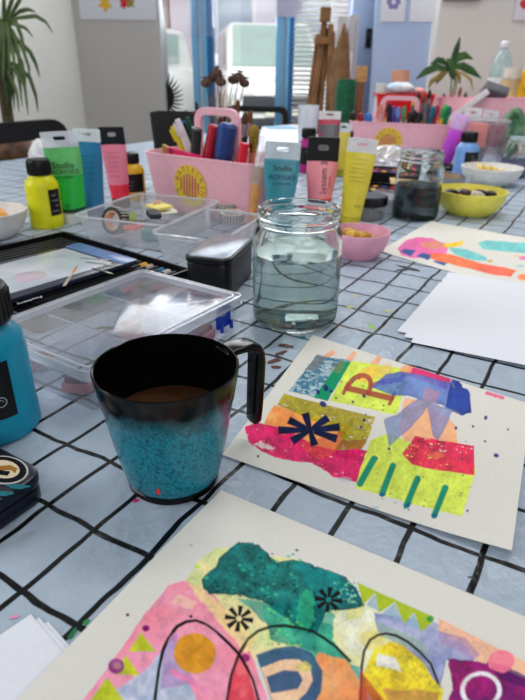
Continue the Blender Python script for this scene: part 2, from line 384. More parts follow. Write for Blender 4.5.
def cloth_mat():
    M = bpy.data.materials.new('checked_oilcloth'); M.use_nodes = True
    nt = M.node_tree; bs = nt.nodes['Principled BSDF']; N = nt.nodes.new; L = nt.links.new
    uv = N('ShaderNodeUVMap'); uv.uv_map = 'grid'
    nz = N('ShaderNodeTexNoise'); nz.inputs['Scale'].default_value = .55; nz.inputs['Detail'].default_value = 3; nz.inputs['Roughness'].default_value = .55; L(uv.outputs[0], nz.inputs[0])
    sb = N('ShaderNodeVectorMath'); sb.operation = 'SUBTRACT'; L(nz.outputs['Color'], sb.inputs[0]); sb.inputs[1].default_value = (.5, .5, .5)
    sc = N('ShaderNodeVectorMath'); sc.operation = 'SCALE'; L(sb.outputs[0], sc.inputs[0]); sc.inputs[3].default_value = .28
    ad = N('ShaderNodeVectorMath'); ad.operation = 'ADD'; L(uv.outputs[0], ad.inputs[0]); L(sc.outputs[0], ad.inputs[1])
    sep = N('ShaderNodeSeparateXYZ'); L(ad.outputs[0], sep.inputs[0])
    ms = []
    for ax, hw in ((0, .045), (1, .036)):
        fr = N('ShaderNodeMath'); fr.operation = 'FRACT'; h = N('ShaderNodeMath'); h.operation = 'ADD'; h.inputs[1].default_value = .5
        L(sep.outputs[ax], h.inputs[0]); L(h.outputs[0], fr.inputs[0])
        s2 = N('ShaderNodeMath'); s2.operation = 'SUBTRACT'; s2.inputs[1].default_value = .5; L(fr.outputs[0], s2.inputs[0])
        ab = N('ShaderNodeMath'); ab.operation = 'ABSOLUTE'; L(s2.outputs[0], ab.inputs[0])
        mr = N('ShaderNodeMapRange'); mr.inputs[1].default_value = hw - .006; mr.inputs[2].default_value = hw + .006; mr.inputs[3].default_value = 1; mr.inputs[4].default_value = 0
        L(ab.outputs[0], mr.inputs[0]); ms.append(mr)
    mx = N('ShaderNodeMath'); mx.operation = 'MAXIMUM'; L(ms[0].outputs[0], mx.inputs[0]); L(ms[1].outputs[0], mx.inputs[1])
    n2 = N('ShaderNodeTexNoise'); n2.inputs['Scale'].default_value = 3; L(uv.outputs[0], n2.inputs[0])
    c0 = N('ShaderNodeMix'); c0.data_type = 'RGBA'; c0.inputs[6].default_value = (*lin((180, 193, 208)), 1); c0.inputs[7].default_value = (*lin((161, 176, 193)), 1); L(n2.outputs['Fac'], c0.inputs[0])
    c1 = N('ShaderNodeMix'); c1.data_type = 'RGBA'; L(mx.outputs[0], c1.inputs[0]); L(c0.outputs[2], c1.inputs[6]); c1.inputs[7].default_value = (*lin((12, 13, 15)), 1)
    L(c1.outputs[2], bs.inputs['Base Color']); bs.inputs['Roughness'].default_value = .3; bs.inputs['Specular IOR Level'].default_value = .24
    n3 = N('ShaderNodeTexNoise'); n3.inputs['Scale'].default_value = .8; n3.inputs['Detail'].default_value = 5; L(uv.outputs[0], n3.inputs[0])
    bp = N('ShaderNodeBump'); bp.inputs['Strength'].default_value = .7; bp.inputs['Distance'].default_value = .016; L(n3.outputs['Fac'], bp.inputs['Height']); L(bp.outputs[0], bs.inputs['Normal'])
    return M
CLOTH = cloth_mat()
def flat(pts, z): return [tuple(T(x, y, z)) for x, y in pts]
b = B()
OX, OY = -3.511 * CELL, 8.304 * CELL
b0, b1, a0_, a1_ = -1.57, 1.38, -.62, 2.42
nb, na = 60, 60
vs = []; fs = []
bb = [b0 - .012] * 1 + list(np.linspace(b0, b1, nb)) + [b1 + .012]
aa = [a0_ - .012] + list(np.linspace(a0_, a1_, na)) + [a1_ + .012]
for j, a in enumerate(aa):
    for i, q in enumerate(bb):
        edge = i in (0, len(bb) - 1) or j in (0, len(aa) - 1)
        vs.append(tuple(uv_pt(q, a, TZ - (.17 if edge else 0))))
n = len(bb)
for j in range(len(aa) - 1):
    for i in range(n - 1): fs.append((j * n + i, j * n + i + 1, (j + 1) * n + i + 1, (j + 1) * n + i))
b.add(vs, fs, CLOTH)
def blot(pts, c, rough=.5): b.add(flat(pts, .0004), [tuple(range(len(pts)))], colm(c, rough))
def blob(cx, cy, rx, ry, c, seed=0, ang=0, k=14):
    rd = random.Random(seed); q = []
    for i in range(k):
        a = 2 * pi * i / k; r = rd.uniform(.65, 1.1); x, y = rx * r * cos(a), ry * r * sin(a)
        q.append((cx + x * cos(ang) - y * sin(ang), cy + x * sin(ang) + y * cos(ang)))
    blot(q, c)
blob(136, 500.5, 4, 2, (232, 40, 130), 1, -.3); blob(372, 327, 5, 1.6, (170, 225, 60), 2, .6); blob(350, 307, 4, 1.6, (205, 205, 110), 3)
blob(388, 311, 4, 1.5, (210, 212, 140), 5); blob(303, 337, 3, 1.5, (20, 140, 150), 6); blob(72, 634, 9, 3, (20, 120, 70), 7, -.9); blob(86, 622, 5, 2.4, (40, 150, 80), 17, -.7)
blob(286, 346, 9, 2.4, (96, 62, 56), 8, .15); blob(281, 353, 8, 2, (100, 66, 60), 9, -.3); blob(274, 361, 9, 2.4, (104, 62, 56), 10, -.2); blob(276, 367, 6, 2, (96, 62, 56), 11)
blob(14, 617, 6, 2, (225, 150, 190), 12, -.3); blob(408, 268, 15, 1.6, (44, 46, 50), 13, .22); blob(402, 270, 8, 1.2, (44, 46, 50), 14, -.1)
blob(356, 296, 3, 1, (205, 205, 120), 15); blob(470, 577, 3, 1, (60, 64, 70), 16)
o = b.build('tablecloth'); tag(o, 'pale blue white oilcloth with a black grid covering the table', 'tablecloth')
uvl = o.data.uv_layers.new(name='grid')
for lp in o.data.loops:
    c = o.data.vertices[lp.vertex_index].co
    d = Vector((c.x - OX, c.y - OY, 0)); uvl.data[lp.index].uv = (d.dot(UD) / CELL, d.dot(VD) / CELL / 1.263)

# ------------------------------------------------------------------ paintings
def hashn(ix, iy, seed):
    h = (ix.astype(np.int64) * 374761393 + iy.astype(np.int64) * 668265263 + seed * 982451653) & 0xffffffff
    h = ((h ^ (h >> 13)) * 1274126177) & 0xffffffff
    return ((h ^ (h >> 16)) & 0xffff) / 65535.0
def vn(x, y, s=0):
    ix, iy = np.floor(x), np.floor(y); fx, fy = x - ix, y - iy
    fx = fx * fx * (3 - 2 * fx); fy = fy * fy * (3 - 2 * fy)
    a, b_, c, d = hashn(ix, iy, s), hashn(ix + 1, iy, s), hashn(ix, iy + 1, s), hashn(ix + 1, iy + 1, s)
    return (a * (1 - fx) + b_ * fx) * (1 - fy) + (c * (1 - fx) + d * fx) * fy
def fbm(x, y, s=0, o=4): return sum(vn(x * 2 ** k, y * 2 ** k, s + k) * .5 ** (k + 1) for k in range(o)) / (1 - .5 ** o)
def sd_poly(x, y, P):
    P = np.array(P, float); d = np.full(x.shape, 1e9); ins = np.zeros(x.shape, bool)
    for (ax, ay), (bx, by) in zip(P, np.roll(P, -1, 0)):
        ex, ey = bx - ax, by - ay
        t = np.clip(((x - ax) * ex + (y - ay) * ey) / (ex * ex + ey * ey + 1e-9), 0, 1)
        d = np.minimum(d, (x - ax - t * ex) ** 2 + (y - ay - t * ey) ** 2)
        c = ((ay > y) != (by > y)) & (x < (bx - ax) * (y - ay) / (by - ay + 1e-12) + ax); ins ^= c
    d = np.sqrt(d); return np.where(ins, d, -d)
def sd_line(x, y, P, w):
    d = np.full(x.shape, 1e9)
    for (ax, ay), (bx, by) in zip(P[:-1], P[1:]):
        ex, ey = bx - ax, by - ay; t = np.clip(((x - ax) * ex + (y - ay) * ey) / (ex * ex + ey * ey + 1e-9), 0, 1)
        d = np.minimum(d, (x - ax - t * ex) ** 2 + (y - ay - t * ey) ** 2)
    return w - np.sqrt(d)
class Paint:
    """pigment on a sheet: layers of colour laid down in the sheet's own coordinates"""
    def __init__(s, x, y, paper=(228, 225, 217)):
        s.x, s.y = x, y; s.c = np.tile(np.array(lin(paper)), (len(x), 1))
        s.c *= (1 + (fbm(x / 3, y / 3, 77) - .5)[:, None] * .05)
        s.n1 = fbm(x / 9, y / 9, 5) - .5; s.n2 = fbm(x / 2.5, y / 2.5, 9, 3) - .5; s.n3 = fbm(x / 22, y / 22, 15) - .5
        s.dry = vn(x / 7 + y / 11, y / 1.6 - x * .12, 31) * .55 + vn(x / 1.6, y / 1.4, 33) * .45
    def lay(s, sd, c, a=1, wob=1.5, soft=.7, mode='o', var=.5, dry=0, c2=None, edge=0, pool=0):
        sd = sd + wob * 2 * s.n1 + wob * .6 * s.n2
        k = np.clip(sd / soft * .5 + .5, 0, 1); k = k * k * (3 - 2 * k) * a
        if dry: k = k * np.clip((s.dry - dry) * 6 + .5, 0, 1)
        if pool: k = k * np.clip(1 + pool * 2.4 * s.n3 + pool * 1.2 * s.n1, 0, 1)
        col = np.tile(np.array(lin(c)), (len(s.x), 1))
        if c2 is not None:
            w = np.clip(.5 + 2.6 * s.n3 + .9 * s.n1, 0, 1)[:, None]; col = col * (1 - w) + np.array(lin(c2)) * w
        col = col * (1 + var * (s.n1 + s.n2 * .6))[:, None]
        if edge: col = col * (1 - edge * np.exp(-np.maximum(sd, 0) / 1.6))[:, None]
        k = k[:, None]
        s.c = s.c * (1 - k + k * col) if mode == 'm' else s.c * (1 - k) + col * k
    def poly(s, P, c, *a, **k): s.lay(sd_poly(s.x, s.y, P), c, *a, **k)
    def line(s, P, w, c, *a, **k): s.lay(sd_line(s.x, s.y, P, w), c, *a, **k)
    def ell(s, cx, cy, rx, ry, c, *a, ang=0, **k):
        dx, dy = s.x - cx, s.y - cy; u = dx * cos(ang) + dy * sin(ang); v = -dx * sin(ang) + dy * cos(ang)
        q = np.sqrt((u / rx) ** 2 + (v / ry) ** 2); s.lay((1 - q) * min(rx, ry), c, *a, **k)
    def star(s, cx, cy, tips, w, c, inner=.12, **k):
        d = np.full(s.x.shape, -1e9)
        for tx, ty in tips:
            vx, vy = tx - cx, ty - cy; ln = math.hypot(vx, vy); nx, ny = -vy / ln, vx / ln
            q = [(cx + vx * inner + nx * w * .55, cy + vy * inner + ny * w * .55), (tx + nx * w, ty + ny * w), (tx - nx * w, ty - ny * w), (cx + vx * inner - nx * w * .55, cy + vy * inner - ny * w * .55)]
            d = np.maximum(d, sd_poly(s.x, s.y, q))
        if inner < .15: d = np.maximum(d, w * .9 - np.hypot(s.x - cx, s.y - cy))
        s.lay(d, c, **k)
def sheet_mat():
    M = bpy.data.materials.new('painted_paper'); M.use_nodes = True; nt = M.node_tree; bs = nt.nodes['Principled BSDF']
    at = nt.nodes.new('ShaderNodeAttribute'); at.attribute_name = 'pigment'; nt.links.new(at.outputs['Color'], bs.inputs['Base Color'])
    bs.inputs['Roughness'].default_value = .7; bs.inputs['Specular IOR Level'].default_value = .1
    tc = nt.nodes.new('ShaderNodeTexCoord'); nz = nt.nodes.new('ShaderNodeTexNoise'); nz.inputs['Scale'].default_value = 900; bp = nt.nodes.new('ShaderNodeBump'); bp.inputs['Strength'].default_value = .25; bp.inputs['Distance'].default_value = .0004
    nt.links.new(tc.outputs['Object'], nz.inputs[0]); nt.links.new(nz.outputs['Fac'], bp.inputs['Height']); nt.links.new(bp.outputs[0], bs.inputs['Normal'])
    return M
SHEET = sheet_mat()
def painted_sheet(name, label, corners, nx, ny, z, thick, curl, painter):
    tl, tr, br, bl = [Vector(c).to_2d() for c in corners]
    u, v = np.meshgrid(np.linspace(0, 1, nx), np.linspace(0, 1, ny)); u, v = u.ravel(), v.ravel()
    X = (1 - u) * (1 - v) * tl.x + u * (1 - v) * tr.x + u * v * br.x + (1 - u) * v * bl.x
    Y = (1 - u) * (1 - v) * tl.y + u * (1 - v) * tr.y + u * v * br.y + (1 - u) * v * bl.y
    px, py = projnp(X, Y, np.full_like(X, TZ + z + thick))
    pt = Paint(px, py); painter(pt)
    Z = TZ + z + thick + curl(u, v)
    n = nx * ny
    top = np.stack([X, Y, Z], 1); bot = np.stack([X, Y, Z - thick], 1)
    ring = np.concatenate([np.arange(nx), np.arange(1, ny) * nx + nx - 1, (ny - 1) * nx + np.arange(nx - 2, -1, -1), np.arange(ny - 2, 0, -1) * nx])
    i = (np.arange(ny - 1)[:, None] * nx + np.arange(nx - 1)[None]).ravel()
    F = np.stack([i, i + nx, i + nx + 1, i + 1], 1)
    rb = bot[ring]; nr = len(ring); k = np.arange(nr); k2 = (k + 1) % nr
    S = np.stack([ring[k], ring[k2], n + k2, n + k], 1)
    VV = np.concatenate([top, rb]); FF = np.concatenate([F, S])
    me = bpy.data.meshes.new(name); me.vertices.add(len(VV)); me.vertices.foreach_set('co', VV.ravel())
    me.loops.add(len(FF) * 4); me.loops.foreach_set('vertex_index', FF.ravel().astype(np.int32))
    me.polygons.add(len(FF)); me.polygons.foreach_set('loop_start', np.arange(0, len(FF) * 4, 4, dtype=np.int32))
    me.update(calc_edges=True); me.validate()
    ca = me.color_attributes.new('pigment', 'FLOAT_COLOR', 'POINT')
    C = np.ones((len(VV), 4)); C[:n, :3] = np.clip(pt.c, 0, 1); C[n:, :3] = lin((228, 225, 217)); ca.data.foreach_set('color', C.ravel())
    me.materials.append(SHEET)
    me.polygons.foreach_set('use_smooth', np.array([True] * len(F) + [False] * nr))
    o = bpy.data.objects.new(name, me); COL.objects.link(o); tag(o, label, 'painting'); return o

def paint_a(p):
    LIME = (222, 240, 96)
    # fingers of orange along the top, lime squares
    for q in ([(320, 357), (333, 350), (336, 353), (325, 362)], [(344, 362), (353, 351), (357, 353), (350, 364)], [(366, 368), (380, 353), (385, 355), (374, 370)]): p.poly(q, (252, 178, 140), .9, wob=1)
    p.poly([(317, 355), (351, 361), (328, 401), (289, 391)], (70, 128, 158), 1, wob=1, var=.5)
    p.poly([(317, 355), (351, 361), (328, 401), (289, 391)], (186, 206, 212), .85, wob=1, dry=.5)
    p.poly([(317, 355), (327, 357), (316, 371), (304, 370)], (120, 128, 136), .9, wob=2)
    p.poly([(340, 361), (351.5, 362), (327, 401), (314, 397)], (22, 150, 104), 1, wob=.8, var=.3)
    p.poly([(335, 362), (345, 362), (340, 372), (330, 371)], (140, 130, 90), .5, wob=2)
    p.poly([(351.5, 361), (410, 369), (397, 415), (329, 401)], LIME, 1, wob=1)
    p.ell(369, 374, 12, 7, (252, 208, 84), .9, ang=-.5, wob=2); p.poly([(378, 366), (392, 362), (392, 380), (382, 386)], (250, 200, 110), .6, wob=2)
    # letter R on its side
    o = Vector((391, 403)); ul = Vector((-48, -11)); rl = Vector((13, -27))
    L = lambda a, b_: tuple(o + ul * b_ + rl * a)
    RED = (176, 74, 62)
    p.line([L(.16, .04), L(.16, .96)], 3.0, RED, .92, wob=.4); p.line([L(-.04, .02), L(.36, .02)], 1.8, RED, .92, wob=.3); p.line([L(-.04, .98), L(.3, .98)], 1.8, RED, .92, wob=.3)
    bowl = [L(.16 + .55 * max(0, sin(t)) ** .8, .74 - .22 * cos(t) * -1) for t in np.linspace(0, pi, 14)]
    p.line(bowl, 2.4, RED, .92, wob=.4)
    p.line([L(.42, .52), L(.62, .36), L(.86, .04), L(1.0, .02)], 2.6, RED, .85, wob=.4)
    # olive over orange over pink
    p.poly([(274, 405), (352, 426), (338, 458), (300, 452), (262, 426)], (252, 152, 66), .95, wob=1, c2=(255, 178, 96))
    p.poly([(284, 394), (375, 417), (366, 444), (350, 458), (336, 430), (277, 405)], (176, 160, 14), .95, wob=.8, dry=.2, var=1.0)
    p.poly([(340, 440), (366, 440), (356, 462), (332, 455)], (170, 96, 40), .75, wob=1)
    p.poly([(245, 428), (256, 422), (282, 428), (312, 444), (332, 450), (369, 450), (366, 470), (358, 483), (334, 477), (312, 464), (288, 461), (262, 453), (249, 442)], (226, 20, 104), .97, wob=1.6, var=1.0, dry=.16)
    p.poly([(300, 444), (345, 430), (336, 452), (316, 462)], (238, 84, 62), .55, wob=2)
    p.ell(266, 447, 9, 3.5, (230, 216, 214), .85, ang=.2, wob=3)
    p.star(310, 430.5, [(305.3, 413), (328, 417.5), (340, 427), (337, 439), (314.7, 446), (292, 441.5), (278, 430.5), (288.5, 420)], 4.2, (14, 26, 66), wob=.4, var=1.4)
    # lower lime square with green ticks
    p.poly([(370, 440), (389, 433), (476, 470), (461, 519), (355, 488)], LIME, 1, wob=1)
    for a, c in (((374, 459), (360, 484)), ((393, 466), (382, 494)), ((417.5, 479), (406.5, 506)), ((445, 489), (434, 517))): p.line([a, c], 3.2, (30, 150, 116), 1, wob=.5, var=.5, soft=.8)
    for a in ((382, 495), (407, 506), (434, 517)): p.ell(a[0], a[1], 3, 2, (20, 90, 150), .8, wob=.6)
    # peach and blue washes
    p.poly([(405, 398), (428, 401), (455, 425), (458, 446), (404, 442), (399, 426)], (255, 182, 128), .9, wob=1.5)
    p.poly([(410, 366), (452, 378), (447, 390), (405, 374)], (226, 28, 112), .95, wob=1, dry=.1)
    p.poly([(402, 366), (414, 364), (410, 374), (398, 374)], (255, 170, 120), .8, wob=1)
    BL = (48, 96, 196)
    p.poly([(372, 387), (386, 374), (402, 371), (450, 382), (454, 388), (452, 375), (458, 377), (463, 387), (468, 391), (472, 413), (463, 416), (455, 410), (440, 405), (425, 401), (408, 396), (393, 396)], BL, .85, wob=1.5, c2=(92, 132, 206), edge=.3)
    p.poly([(452, 376), (458, 377), (463, 388), (469, 392), (472, 413), (461, 416), (446, 408), (448, 392)], (24, 58, 160), .85, wob=1.5, edge=.4)
    p.poly([(384, 420), (396, 414), (420, 397), (430, 404), (412, 426), (389, 447), (387, 434)], (120, 140, 190), .78, wob=1.5, edge=.2)
    p.poly([(426, 401), (453, 410), (448, 421), (438, 442), (433, 436)], (130, 142, 196), .8, wob=1.2, edge=.2)
    p.poly([(425, 388), (440, 392), (436, 404), (423, 400)], (196, 140, 150), .6, wob=1.5)
    p.poly([(415, 436), (474, 446), (474, 476), (440, 471), (412, 465), (402, 454)], (232, 40, 86), .97, wob=.8, dry=.2, var=1.0)
    p.ell(437, 455, 8, 4, (240, 120, 90), .7, wob=2)
    p.line([(487, 393), (503, 398)], 1.6, (240, 60, 130), .8, wob=1.4, dry=.3)
    rd = random.Random(2)
    for (x, y, r) in ((485.7, 417.6, 1.6), (473, 426.4, 1.3), (485, 441.5, 1.2), (496, 456, 1.9), (508, 429.5, .9), (456, 428, 1.2), (389, 449, 1.3), (323, 404, 2.8), (326, 388, 2.6), (318, 392, 1.8), (364, 396, 1.8), (331, 391, 1.4), (336, 398, 1.2), (353, 402, 1.2), (258, 457, 1.1), (364, 420, 1.4), (361, 427, 1.3), (467, 513, 1.1)): p.ell(x, y, r * 1.3, r, (26, 40, 120), .95, ang=rd.uniform(0, 2), wob=.5)
    for k in range(34):
        x, y = rd.uniform(375, 470), rd.uniform(440, 512); r = rd.uniform(.5, 1.0); p.ell(x, y, r, r * .8, (40, 60, 110), .8, wob=.3)
    for k in range(14):
        x, y = rd.uniform(330, 400), rd.uniform(378, 415); r = rd.uniform(.5, 1.1); p.ell(x, y, r, r * .8, (40, 60, 110), .8, wob=.3)
    p.ell(345, 480, 6, 2, (170, 200, 220), .5, wob=2); p.ell(376, 508, 5, 2, (150, 195, 215), .6, wob=2)

def paint_b(p):
    # base washes
    p.poly([(217, 548), (204, 557), (184, 583), (150, 620), (190, 640), (260, 660), (340, 660), (350, 610), (300, 560)], (226, 236, 160), .95, wob=2, c2=(246, 228, 168))
    p.poly([(168, 588), (186, 582), (215, 596), (246, 640), (268, 700), (150, 740), (55, 740), (124, 648), (140, 622)], (255, 160, 190), .96, wob=1.2, c2=(250, 140, 164))
    p.poly([(178, 596), (196, 604), (190, 612), (172, 604)], (255, 214, 180), .6, wob=2)
    p.poly([(186, 583), (200, 586), (260, 640), (246, 652), (214, 618)], (250, 224, 150), .8, wob=3)
    p.poly([(172, 640), (182, 662), (196, 700), (230, 740), (70, 740), (118, 690), (150, 668)], (168, 196, 226), .9, wob=2, c2=(214, 222, 236))
    p.poly([(166, 640), (176, 634), (182, 660), (196, 684), (160, 690)], (186, 140, 200), .7, wob=2)
    p.line([(172, 672), (204, 690)], 3, (248, 140, 186), .8, wob=2)
    # teal and green
    p.poly([(235, 598), (330, 606), (350, 640), (366, 690), (330, 660), (318, 660), (290, 640), (262, 620)], (96, 200, 176), .85, wob=3, c2=(40, 164, 146), edge=.2)
    p.poly([(262, 604), (300, 612), (330, 625), (345, 650), (362, 690), (334, 664), (306, 648), (270, 640)], (10, 132, 124), .9, wob=3, c2=(70, 186, 150), edge=.3)
    p.poly([(335, 612), (378, 600), (392, 636), (372, 668), (350, 664), (334, 640)], (240, 240, 214), .95, wob=2.5, c2=(238, 232, 170))
    p.poly([(346, 606), (366, 604), (362, 618), (344, 622)], (226, 222, 120), .7, wob=2)
    p.poly([(376, 648), (404, 636), (432, 650), (444, 690), (436, 740), (396, 740), (360, 680)], (244, 222, 40), .96, wob=2.5, c2=(232, 196, 20), var=1.2)
    p.ell(372, 640, 13, 9, (228, 216, 120), .7, wob=3)
    p.poly([(378, 654), (396, 658), (402, 672), (376, 666)], (240, 240, 236), .9, wob=2)
    p.poly([(384, 690), (420, 690), (440, 692), (438, 702), (390, 700)], (190, 120, 80), .7, wob=3)
    p.poly([(318, 652), (346, 660), (366, 688), (372, 740), (306, 740), (312, 690)], (250, 180, 116), .95, wob=2, c2=(248, 150, 84))
    p.poly([(374, 612), (440, 624), (478, 656), (470, 664), (446, 660), (440, 690), (424, 664), (396, 640), (378, 632)], (136, 150, 200), .92, wob=2, c2=(186, 186, 220), edge=.2)
    p.poly([(376, 622), (420, 640), (430, 656), (404, 646), (380, 636)], (150, 180, 160), .7, wob=2)
    p.poly([(201, 581), (216, 567.6), (220, 558), (239, 543), (258, 544.8), (277, 562), (294, 560), (311, 564), (346, 577), (359, 592), (366, 606), (344, 611), (327, 611), (318, 632), (306, 634), (277, 611), (262, 602), (237, 596), (210, 596), (203, 590)], (0, 100, 104), .98, wob=2, soft=.8, c2=(8, 132, 128), edge=.35, var=1.3)
    p.poly([(294, 562), (318, 570), (344, 580), (352, 596), (336, 604), (316, 596)], (20, 140, 140), .6, wob=3)
    p.poly([(300, 596), (312, 588), (316, 620), (306, 634), (296, 626)], (48, 178, 130), .7, wob=3)
    rd = random.Random(8)
    for k in range(95):
        x, y = rd.uniform(206, 300), rd.uniform(550, 598)
        if y < 572 - (x - 205) * .35 + 4: continue
        r = rd.uniform(.8, 2.2); p.ell(x, y, r, r * .75, random.choice([(0, 62, 70), (70, 190, 130), (0, 78, 84), (40, 170, 140)]), .75, wob=.5)
    for k in range(60):
        x, y = rd.uniform(268, 302), rd.uniform(606, 645); r = rd.uniform(.7, 1.7); p.ell(x, y, r, r * .8, random.choice([(120, 220, 90), (24, 120, 90), (90, 200, 110)]), .7, wob=.5)
    for k in range(60):
        x, y = rd.uniform(334, 360), rd.uniform(580, 604); r = rd.uniform(.6, 1.3); p.ell(x, y, r, r * .8, random.choice([(120, 210, 150), (10, 90, 110), (150, 215, 190)]), .7, wob=.5)
    # shapes
    p.ell(195, 654, 21, 20, (232, 160, 24), .96, wob=1, c2=(212, 140, 20))
    p.poly([(239, 656), (250, 676), (262, 720), (222, 720), (230, 678)], (236, 66, 84), .94, wob=1, c2=(246, 110, 116))
    p.ell(245, 658, 5, 4, (150, 16, 110), .9, wob=.6)
    BLU = (36, 88, 132)
    p.poly([(256, 655), (275, 648), (295, 646), (312, 653), (323, 672), (321, 692), (310, 712), (275, 712), (266, 684)], BLU, .95, wob=.8, c2=(40, 100, 130))
    p.poly([(261, 668), (280, 660), (298, 659), (310, 668), (313, 681), (306, 693), (296, 702), (274, 706)], (250, 206, 168), 1, wob=.8)
    p.ell(303, 667, 8, 5, (214, 208, 90), .6, wob=1.5)
    p.poly([(266, 677), (284, 670), (298, 671), (303, 680), (298, 689), (271, 693)], BLU, .95, wob=.8)
    p.poly([(358, 583), (434, 617), (432, 623), (421, 632), (414, 612), (404, 624), (395, 602), (379, 613), (375, 593), (363, 605)], (176, 198, 28), .97, wob=.5, var=.3)
    for t in (((375, 594), (366, 605), (379, 611)), ((395, 603), (382, 613), (403, 622)), ((414, 613), (406, 624), (420, 631))): p.poly(t, (150, 184, 204), .8, wob=.6)
    p.ell(430, 619, 3.5, 3, (30, 150, 70), .9, wob=.6)
    p.poly([(439, 618), (540, 669), (525, 674), (492, 672), (474, 658), (466, 646), (438, 630)], (255, 196, 164), .97, wob=1)
    p.poly([(438, 630), (466, 638), (480, 654), (474, 660), (456, 650), (440, 642)], (176, 140, 180), .7, wob=2)
    p.poly([(448, 658), (476, 661), (500, 668), (540, 686), (540, 740), (436, 740), (452, 690)], (170, 10, 118), .98, wob=2, c2=(112, 10, 100), edge=.4, var=1.2)
    p.poly([(486, 662), (510, 668), (540, 684), (540, 692), (500, 678)], (84, 26, 96), .85, wob=3)
    p.ell(501, 661, 13, 11, (248, 120, 150), .85, wob=1.5)
    p.lay(2.0 - np.abs(np.hypot((p.x - 481) / 1.12, p.y - 690) - 16.5), (244, 236, 244), .95, wob=.4)
    for t in ([(141, 634), (129, 653), (156, 653)], [(126, 657), (115, 676), (140, 677)], [(107.5, 679), (90, 703), (125, 703)]): p.poly(t, (190, 206, 30), .97, wob=.4, c2=(214, 214, 40))
    p.ell(116.5, 668, 8, 7.6, (140, 40, 130), .95, wob=.4, c2=(170, 90, 140)); p.ell(117.5, 667.5, 4, 3.6, (190, 130, 140), .8, wob=.6)
    p.ell(146, 630, 3.6, 3.2, (150, 20, 110), 1, wob=.3); p.ell(128, 617, 1.8, 1.5, (140, 30, 110), 1, wob=.3); p.ell(191, 617.5, 1.8, 1.5, (16, 16, 20), 1, wob=.2)
    p.ell(197, 568, 2.5, 1.6, (190, 230, 60), .9, wob=.6); p.ell(191, 547, 2, 1.2, (160, 200, 210), .8, wob=.4)
    INK = (20, 20, 24)
    p.line([(152, 720), (155, 700), (159, 670), (163, 652), (168, 640), (177, 628), (186, 623), (196, 621.5), (206, 625), (216, 632), (227, 642), (239, 654), (247, 668), (253, 680), (259, 702), (262, 720)], 1.5, INK, 1, wob=.7, soft=.7)
    p.line([(224, 720), (227, 700), (231, 676), (239, 654), (248, 639), (258, 631), (271, 626.5), (284, 625.5), (297, 627.5), (312, 631), (324, 638), (336, 647), (350, 661)], 1.5, INK, .95, wob=.6, soft=.7)
    p.line([(359, 720), (361, 690), (361.5, 668), (364, 651), (370, 640), (378, 635), (386, 633.5), (396, 635.5), (408, 642), (420, 652), (431, 664), (438, 683)], 1.3, INK, .95, wob=.5, soft=.7)
    p.poly([(360, 670), (388, 706), (394, 740), (356, 740)], (190, 60, 50), .8, wob=1.5)
    for (cx, cy, sc) in ((239, 619, 1), (328.6, 599.7, .98)):
        tips = [(cx + 13.5 * sc * cos(a + .12) * 1.05, cy + 13 * sc * sin(a + .12)) for a in np.arange(8) * pi / 4]
        p.star(cx, cy, tips, 2.6, INK, inner=.2, wob=.4, soft=.8)

def paint_c(p):
    p.poly([(397, 249), (405, 241), (416, 237.5), (432, 238), (449, 246), (446, 254), (432, 258), (412, 258), (401, 255)], (244, 128, 194), .95, wob=1, c2=(236, 100, 170))
    for x, y in ((407.5, 252.5), (425, 257), (441.5, 262.5)): p.poly([(x - 8, y - 1), (x - 3, y - 4), (x + 8, y - 2), (x + 3, y + 3.5)], (30, 92, 156), .95, wob=.8)
    p.ell(434, 245, 12, 4, (226, 150, 110), .8, wob=1)
    p.poly([(444, 244), (464, 241), (461, 245), (452, 248), (446, 248)], (248, 206, 40), .95, wob=.6)
    p.poly([(448, 247), (466, 249), (486, 257), (488, 261), (470, 260), (454, 254)], (118, 204, 204), .95, wob=.8)
    p.poly([(430, 253), (450, 254), (480, 263), (517, 270), (511, 277), (484, 273), (458, 266), (431, 259)], (255, 128, 76), .95, wob=1, c2=(252, 108, 84))
    p.poly([(478, 243), (486, 240), (560, 246), (560, 256), (520, 253), (483, 249)], (118, 204, 204), .95, wob=1)
    p.ell(490, 261, 3, 1.3, (230, 190, 40), .95, wob=.4); p.ell(523, 258, 4, 2, (240, 120, 180), .9, wob=.6); p.ell(517, 256, 3, 1, (236, 206, 90), .9, wob=.4)
    p.ell(524, 277, 6, 3, (255, 140, 90), .95, wob=.8); p.ell(520, 266, 3, 1.2, (130, 210, 210), .8, wob=.4)

z1 = .0006
painted_sheet('abstract_painting', 'abstract painting beside the mug with a red letter R and navy asterisk', [T(313, 335.5, z1), T(532, 405, z1), T(510, 557.5, z1), T(222, 456, z1)], 560, 440, z1, .0005,
              lambda u, v: .0055 * np.clip((u - .55) / .45, 0, 1) ** 2 * np.clip((v - .3) / .7, 0, 1) ** 1.5 + .0025 * np.clip(v - .6, 0, 1) * (1 - u), paint_a)
tl = T(221, 490.5, z1); e1 = (T(525, 617, z1) - tl).normalized(); e2 = (T(23, 698, z1) - tl).normalized()
painted_sheet('abstract_painting', 'abstract painting nearest the viewer with teal cloud, black arches and orange disc', [tl, tl + e1 * .25, tl + e1 * .25 + e2 * .25, tl + e2 * .25], 640, 560, z1, .0005, lambda u, v: .002 * (1 - np.clip(u / .3, 0, 1)) * np.clip(v / .25, 0, 1), paint_b)
painted_sheet('abstract_painting', 'abstract painting with pink shape and orange stroke below the yellow bowl', [T(431, 222, z1), T(600, 250, z1), T(560, 303, z1), T(380, 252, z1)], 330, 150, z1, .0005, lambda u, v: .002 * (1 - np.clip(u / .1, 0, 1)), paint_c)

